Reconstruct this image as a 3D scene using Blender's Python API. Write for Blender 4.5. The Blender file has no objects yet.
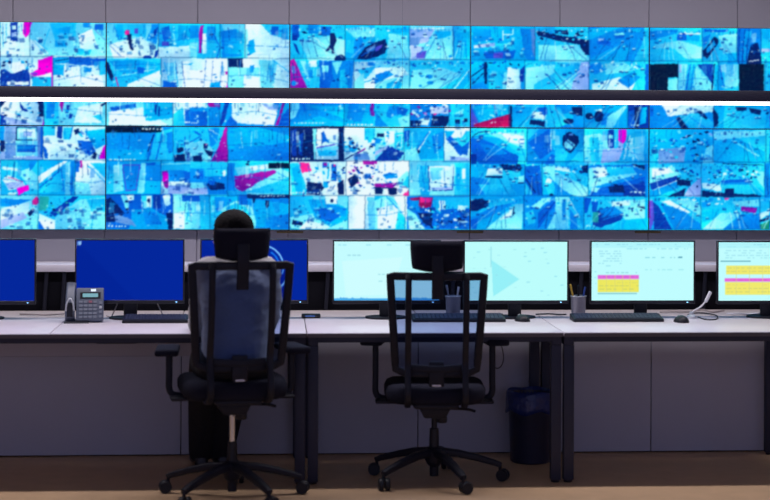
import bpy, bmesh, math, random
import numpy as np
from mathutils import Vector, Matrix
S = bpy.context.scene
COL = S.collection
PI = math.pi
# ------------------------------------------------------------------ camera model of the photograph
F, PX, PY, HC = 1750.0, 385.0, 142.0, 1.667
TH, ROLL = 0.0643, 0.00427
CT, ST = math.cos(TH), math.sin(TH)
def wp(px, py, Y):
    """world point on the plane y = Y seen at a pixel"""
    dx, dy = px-PX, py-PY
    u, v = dx+ROLL*dy, dy-ROLL*dx
    D = Y/(CT-u/F*ST); L = u/F*D
    return Vector((L*CT+D*ST, Y, HC-v/F*D))
def wx(px, py, Y): return wp(px, py, Y).x
def wz(px, py, Y): return wp(px, py, Y).z
def pix(P):
    D = P[0]*ST+P[1]*CT; L = P[0]*CT-P[1]*ST
    u = F*L/D; v = F*(HC-P[2])/D
    return PX+u-ROLL*v, PY+v+ROLL*u

# ------------------------------------------------------------------ materials
def lin(c):
    c = c/255.0
    return c/12.92 if c <= .04045 else ((c+.055)/1.055)**2.4
def rgb(r, g, b): return (lin(r), lin(g), lin(b), 1.0)
def mat(name, col, rough=.5, metal=0., noise=.0, nscale=30., bump=0., bscale=60., spec=.5, coat=0.):
    m = bpy.data.materials.new(name); m.use_nodes = True
    nt = m.node_tree; b = nt.nodes['Principled BSDF']
    b.inputs['Base Color'].default_value = col
    b.inputs['Roughness'].default_value = rough
    b.inputs['Metallic'].default_value = metal
    b.inputs['Specular IOR Level'].default_value = spec
    tc = nt.nodes.new('ShaderNodeTexCoord')
    if noise > 0:
        n = nt.nodes.new('ShaderNodeTexNoise'); n.inputs['Scale'].default_value = nscale; n.inputs['Detail'].default_value = 4
        nt.links.new(tc.outputs['Object'], n.inputs['Vector'])
        mx = nt.nodes.new('ShaderNodeMix'); mx.data_type = 'RGBA'
        mx.inputs['A'].default_value = tuple(c*(1-noise) for c in col[:3])+(1,)
        mx.inputs['B'].default_value = tuple(min(1, c*(1+noise)) for c in col[:3])+(1,)
        nt.links.new(n.outputs['Fac'], mx.inputs['Factor']); nt.links.new(mx.outputs['Result'], b.inputs['Base Color'])
    if bump > 0:
        n2 = nt.nodes.new('ShaderNodeTexNoise'); n2.inputs['Scale'].default_value = bscale; n2.inputs['Detail'].default_value = 3
        nt.links.new(tc.outputs['Object'], n2.inputs['Vector'])
        bp = nt.nodes.new('ShaderNodeBump'); bp.inputs['Strength'].default_value = bump; bp.inputs['Distance'].default_value = .01
        nt.links.new(n2.outputs['Fac'], bp.inputs['Height']); nt.links.new(bp.outputs['Normal'], b.inputs['Normal'])
    return m
def emis(name, col, strength):
    m = bpy.data.materials.new(name); m.use_nodes = True
    nt = m.node_tree; nt.nodes.clear()
    e = nt.nodes.new('ShaderNodeEmission'); o = nt.nodes.new('ShaderNodeOutputMaterial')
    e.inputs['Color'].default_value = col; e.inputs['Strength'].default_value = strength
    nt.links.new(e.outputs[0], o.inputs[0]); return m
def screen_mat(name, strength):
    m = emis(name, (1, 1, 1, 1), strength); nt = m.node_tree
    a = nt.nodes.new('ShaderNodeAttribute'); a.attribute_name = 'picture'
    e = [n for n in nt.nodes if n.type == 'EMISSION'][0]
    nt.links.new(a.outputs['Color'], e.inputs['Color']); return m
def mesh_fabric(name, tint, cover):
    m = bpy.data.materials.new(name); m.use_nodes = True
    nt = m.node_tree; nt.nodes.clear()
    o = nt.nodes.new('ShaderNodeOutputMaterial'); mx = nt.nodes.new('ShaderNodeMixShader')
    t = nt.nodes.new('ShaderNodeBsdfTransparent'); t.inputs['Color'].default_value = tint
    d = nt.nodes.new('ShaderNodeBsdfDiffuse'); d.inputs['Color'].default_value = (.012, .013, .02, 1)
    mx.inputs['Fac'].default_value = cover
    nt.links.new(t.outputs[0], mx.inputs[1]); nt.links.new(d.outputs[0], mx.inputs[2]); nt.links.new(mx.outputs[0], o.inputs[0])
    return m

# ------------------------------------------------------------------ objects
def link_mesh(name, me, m, parent=None):
    o = bpy.data.objects.new(name, me); COL.objects.link(o)
    if m is not None: me.materials.append(m)
    if parent is not None: o.parent = parent
    return o
def obj(name, bm, m, parent=None, angle=38):
    bm.normal_update()
    bmesh.ops.recalc_face_normals(bm, faces=bm.faces[:])
    for f in bm.faces: f.smooth = True
    for e in bm.edges:
        if len(e.link_faces) == 2:
            if e.calc_face_angle(0) > math.radians(angle): e.smooth = False
    me = bpy.data.meshes.new(name); bm.to_mesh(me); bm.free()
    return link_mesh(name, me, m, parent)
def tag(o, label, cat, group=None):
    o['label'] = label; o['category'] = cat
    if group: o['group'] = group
    return o
def thing(name, label, cat, loc=(0, 0, 0), rz=0., group=None):
    o = bpy.data.objects.new(name, None); COL.objects.link(o)
    o.empty_display_size = .1
    o.location = loc; o.rotation_euler = (0, 0, rz)
    return tag(o, label, cat, group)
def struct(o): o['kind'] = 'structure'; return o

# ------------------------------------------------------------------ shapes
def box(x0, x1, y0, y1, z0, z1, bev=0., seg=2, bm=None):
    own = bmesh.new()
    bmesh.ops.create_cube(own, size=1)
    for v in own.verts:
        v.co = Vector((x0+(v.co.x+.5)*(x1-x0), y0+(v.co.y+.5)*(y1-y0), z0+(v.co.z+.5)*(z1-z0)))
    if bev > 0: bmesh.ops.bevel(own, geom=own.edges[:], offset=bev, segments=seg, affect='EDGES', profile=.5)
    return merge(bm, own)
def merge(bm, other):
    if bm is None: return other
    me = bpy.data.meshes.new('tmp'); other.to_mesh(me); other.free(); bm.from_mesh(me); bpy.data.meshes.remove(me)
    return bm
def smooth_path(pts, n=6, closed=False):
    P = [Vector(p) for p in pts]; out = []; N = len(P)
    for i in range(N if closed else N-1):
        a, b = P[i], P[(i+1) % N]
        p0 = P[(i-1) % N] if (closed or i > 0) else a*2-b
        p3 = P[(i+2) % N] if (closed or i < N-2) else b*2-a
        for k in range(n):
            t = k/n
            out.append(.5*((2*a)+(b-p0)*t+(2*p0-5*a+4*b-p3)*t*t+(3*a-p0-3*b+p3)*t**3))
    if not closed: out.append(P[-1])
    return out
def sweep(path, prof, normal=None, closed=False, scale=None, bm=None):
    """prof: list of (side, normal) offsets.  normal: fixed reference normal or None for a round tube"""
    bm = bm or bmesh.new(); P = [Vector(p) for p in path]; N = len(P); rings = []
    ref = Vector(normal) if normal is not None else None; prev = None
    for i in range(N):
        if closed: t = P[(i+1) % N]-P[(i-1) % N]
        else: t = P[min(i+1, N-1)]-P[max(i-1, 0)]
        t.normalize()
        if ref is not None: n = ref-t*ref.dot(t)
        elif prev is None:
            n = Vector((0, 0, 1)) if abs(t.z) < .9 else Vector((0, 1, 0)); n = n-t*n.dot(t)
        else: n = prev-t*prev.dot(t)
        n.normalize(); prev = n; s = t.cross(n)
        k = scale[i] if scale else 1.
        rings.append([bm.verts.new(P[i]+s*a*k+n*b*k) for a, b in prof])
    M = len(prof)
    for i in range(N if closed else N-1):
        A, B = rings[i], rings[(i+1) % N]
        for j in range(M): bm.faces.new((A[j], A[(j+1) % M], B[(j+1) % M], B[j]))
    if not closed:
        bm.faces.new(rings[0][::-1]); bm.faces.new(rings[-1])
    return bm
def circ(r, n=10, ry=None):
    ry = ry or r
    return [(r*math.cos(2*PI*k/n), ry*math.sin(2*PI*k/n)) for k in range(n)]
def rrect(w, h, r=None, n=3):
    r = r if r is not None else min(w, h)*.3; out = []
    for cx, cy, a0 in ((w/2-r, h/2-r, 0), (-w/2+r, h/2-r, PI/2), (-w/2+r, -h/2+r, PI), (w/2-r, -h/2+r, 1.5*PI)):
        for k in range(n+1):
            a = a0+PI/2*k/n; out.append((cx+r*math.cos(a), cy+r*math.sin(a)))
    return out
def tube(pts, r, n=8, smooth=6, closed=False, bm=None):
    return sweep(smooth_path(pts, smooth, closed) if smooth else pts, circ(r, n), closed=closed, bm=bm)
def lathe(prof, n=24, bm=None, center=(0, 0), cap=True):
    """prof: (r, z) from bottom to top"""
    bm = bm or bmesh.new(); rings = []
    for r, z in prof:
        rings.append([bm.verts.new((center[0]+r*math.cos(2*PI*k/n), center[1]+r*math.sin(2*PI*k/n), z)) for k in range(n)])
    for A, B in zip(rings, rings[1:]):
        for j in range(n): bm.faces.new((A[j], A[(j+1) % n], B[(j+1) % n], B[j]))
    if cap:
        bm.faces.new(rings[0][::-1]); bm.faces.new(rings[-1])
    return bm
def plate(poly, y0, y1, bev=0., bm=None, axis='y'):
    """polygon in x,z extruded from y0 to y1"""
    own = bmesh.new()
    mk = (lambda a, b, c: (a, c, b)) if axis == 'y' else ((lambda a, b, c: (a, b, c)) if axis == 'z' else (lambda a, b, c: (c, a, b)))
    A = [own.verts.new(mk(x, z, y0)) for x, z in poly]; B = [own.verts.new(mk(x, z, y1)) for x, z in poly]
    own.faces.new(A); own.faces.new(B[::-1]); n = len(poly)
    for j in range(n): own.faces.new((A[j], B[j], B[(j+1) % n], A[(j+1) % n]))
    bmesh.ops.recalc_face_normals(own, faces=own.faces[:])
    if bev > 0: bmesh.ops.bevel(own, geom=own.edges[:], offset=bev, segments=2, affect='EDGES', profile=.5)
    return merge(bm, own)
def xform(bm, M):
    bmesh.ops.transform(bm, matrix=M, verts=bm.verts[:]); return bm
def sheet(fn, nu, nv, thick=0.003, tdir=(0, 1, 0)):
    """closed thin curved panel from fn(u, v)"""
    bm = bmesh.new(); T = Vector(tdir)*thick
    A = [[bm.verts.new(Vector(fn(i/nu, j/nv))) for i in range(nu+1)] for j in range(nv+1)]
    B = [[bm.verts.new(Vector(fn(i/nu, j/nv))+T) for i in range(nu+1)] for j in range(nv+1)]
    for j in range(nv):
        for i in range(nu):
            bm.faces.new((A[j][i], A[j][i+1], A[j+1][i+1], A[j+1][i]))
            bm.faces.new((B[j][i], B[j+1][i], B[j+1][i+1], B[j][i+1]))
    for j in range(nv):
        bm.faces.new((A[j][0], A[j+1][0], B[j+1][0], B[j][0])); bm.faces.new((A[j][nu], B[j][nu], B[j+1][nu], A[j+1][nu]))
    for i in range(nu):
        bm.faces.new((A[0][i], B[0][i], B[0][i+1], A[0][i+1])); bm.faces.new((A[nv][i], A[nv][i+1], B[nv][i+1], B[nv][i]))
    return bm

# ------------------------------------------------------------------ raster drawing of what the screens show
PAL = dict(w=(255,255,255), W=(218,252,255), c=(120,232,255), C=(30,200,252), k=(0,172,245), b=(0,134,236), B=(8,88,214),
           d=(14,42,160), n=(12,16,84), K=(9,8,38), m=(255,0,214), p=(160,20,168), r=(158,18,92), l=(172,186,248), g=(108,146,222),
           v=(92,64,205), q=(250,40,150), t=(40,170,165), e=(24,140,100), y=(240,235,90), u=(215,110,215), s=(120,170,190), a=(150,205,215), i=(170,245,255))
class Canvas:
    def __init__(s, x0, y0, x1, y1, ss, base):
        s.x0, s.y0, s.ss = x0, y0, ss
        s.w, s.h = int((x1-x0)*ss), int((y1-y0)*ss)
        s.a = np.zeros((s.h, s.w, 3), np.float32); s.a[:] = base
        s.view = (0., 0., 1.); s.rnd = random.Random(7)
    def tr(s, pts):
        ox, oy, k = s.view
        return [(((ox+x/k)-s.x0)*s.ss, ((oy+y/k)-s.y0)*s.ss) for x, y in pts]
    def fill(s, P, col, grad=False, al=1.):
        xs = [p[0] for p in P]; ys = [p[1] for p in P]
        ax, bx = max(0, int(min(xs))), min(s.w, int(max(xs))+2); ay, by = max(0, int(min(ys))), min(s.h, int(max(ys))+2)
        if ax >= bx or ay >= by: return
        X = np.arange(ax, bx)+.5; Y = (np.arange(ay, by)+.5)[:, None]
        m = np.zeros((by-ay, bx-ax), bool); n = len(P)
        for i in range(n):
            (x1, y1), (x2, y2) = P[i], P[(i+1) % n]
            if y1 == y2: continue
            cr = ((y1 <= Y) & (Y < y2)) | ((y2 <= Y) & (Y < y1))
            m ^= cr & (X < x1+(Y-y1)*(x2-x1)/(y2-y1))
        if grad and (bx-ax)*(by-ay) > 60 and sum(col) > 120:      # surfaces in the pictures are never one flat tone
            an = s.rnd.uniform(0, 2*PI); g = s.rnd.uniform(.06, .24)
            t = (math.cos(an)*(X-(ax+bx)/2)/(bx-ax)+math.sin(an)*(Y-(ay+by)/2)/(by-ay))[..., None]*g
            s.a[ay:by, ax:bx][m] = (np.asarray(col, np.float32)*(1+t*np.array([2.2, 1.25, .45]))-t*0)[m]
        elif al < 1: s.a[ay:by, ax:bx][m] = s.a[ay:by, ax:bx][m]*(1-al)+np.asarray(col, np.float32)*al
        else: s.a[ay:by, ax:bx][m] = col
    def poly(s, pts, col, grad=False, al=1.): s.fill(s.tr(pts), col, grad, al)
    def line(s, pts, w, col, al=1.):
        P = s.tr(pts); h = w/s.view[2]*s.ss/2
        for (x1, y1), (x2, y2) in zip(P, P[1:]):
            L = math.hypot(x2-x1, y2-y1) or 1; nx, ny = -(y2-y1)/L*h, (x2-x1)/L*h
            s.fill([(x1+nx, y1+ny), (x2+nx, y2+ny), (x2-nx, y2-ny), (x1-nx, y1-ny)], col, False, al)
    def run(s, text):
        for row in text.replace('\n', ';').split(';'):
            t = row.split()
            if not t: continue
            op = t[0]
            if op == 'V': s.view = (float(t[1]), float(t[2]), float(t[3])); continue
            if op == 'N':      # busy clutter: N palette density x0 y0 x1 y1
                x0, y0, x1, y1 = map(float, t[3:7]); n = int((x1-x0)*(y1-y0)/900*float(t[2]))
                for _ in range(n):
                    cx, cy = s.rnd.uniform(x0, x1), s.rnd.uniform(y0, y1); w, h = s.rnd.uniform(5, 16), s.rnd.uniform(4, 11); sh = s.rnd.uniform(-6, 6)
                    s.poly([(cx-w/2+sh, cy-h/2), (cx+w/2+sh, cy-h/2+sh*.4), (cx+w/2-sh, cy+h/2), (cx-w/2-sh, cy+h/2-sh*.4)], PAL[s.rnd.choice(t[1])])
                continue
            if op == 'S':      # caption of tiny pale characters: S x0 y x1
                x0, y, x1 = map(float, t[1:4]); x = x0
                while x < x1:
                    w = s.rnd.uniform(6, 14); s.poly([(x, y-3), (x+w, y-3), (x+w, y+3), (x, y+3)], PAL['W']); x += w+s.rnd.uniform(3, 8)
                continue
            col = PAL[t[1]]; v = list(map(float, t[2:]))
            if op == 'R': s.poly([(v[0], v[1]), (v[2], v[1]), (v[2], v[3]), (v[0], v[3])], col, True)
            elif op == 'P': s.poly(list(zip(v[0::2], v[1::2])), col, True)
            elif op == 'L': s.line(list(zip(v[1::2], v[2::2])), v[0], col)
            elif op == 'E': s.poly([(v[0]+v[2]*math.cos(2*PI*k/18), v[1]+v[3]*math.sin(2*PI*k/18)) for k in range(18)], col)
    def soften(s, n=1):
        a = s.a
        for _ in range(n):
            p = np.pad(a, ((1, 1), (1, 1), (0, 0)), mode='edge')
            a = (p[:-2, 1:-1]+p[2:, 1:-1]+p[1:-1, :-2]+p[1:-1, 2:]+2*p[1:-1, 1:-1])/6
        s.a = a
    def sample(s, x, y):
        fx = np.clip((x-s.x0)*s.ss-.5, 0, s.w-1.01); fy = np.clip((y-s.y0)*s.ss-.5, 0, s.h-1.01)
        ix, iy = fx.astype(int), fy.astype(int); tx, ty = (fx-ix)[..., None], (fy-iy)[..., None]
        a = s.a
        return (a[iy, ix]*(1-tx)+a[iy, ix+1]*tx)*(1-ty)+(a[iy+1, ix]*(1-tx)+a[iy+1, ix+1]*tx)*ty
def lin_arr(c):
    c = np.clip(c/255., 0, 1)
    return np.where(c <= .04045, c/12.92, ((c+.055)/1.055)**2.4)
def picture_mesh(name, W, H, nu, nv, cols, m, parent, y=0.):
    """flat display facing -y with its picture in a colour attribute; local x 0..W, z 0..H (row 0 = top)"""
    gx, gz = np.meshgrid(np.linspace(0, W, nu+1), np.linspace(H, 0, nv+1))
    co = np.stack([gx.ravel(), np.full(gx.size, y), gz.ravel()], 1).astype(np.float32)
    idx = np.arange((nu+1)*(nv+1)).reshape(nv+1, nu+1)
    q = np.stack([idx[1:, :-1], idx[1:, 1:], idx[:-1, 1:], idx[:-1, :-1]], -1).reshape(-1, 4)
    me = bpy.data.meshes.new(name)
    me.vertices.add(len(co)); me.vertices.foreach_set('co', co.ravel())
    me.loops.add(q.size); me.loops.foreach_set('vertex_index', q.ravel().astype(np.int32))
    me.polygons.add(len(q)); me.polygons.foreach_set('loop_start', np.arange(0, q.size, 4, dtype=np.int32))
    me.update(calc_edges=True)
    at = me.color_attributes.new('picture', 'FLOAT_COLOR', 'POINT')
    rgba = np.ones((len(co), 4), np.float32); rgba[:, :3] = lin_arr(cols).reshape(-1, 3)
    at.data.foreach_set('color', rgba.ravel())
    return link_mesh(name, me, m, parent)
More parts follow.
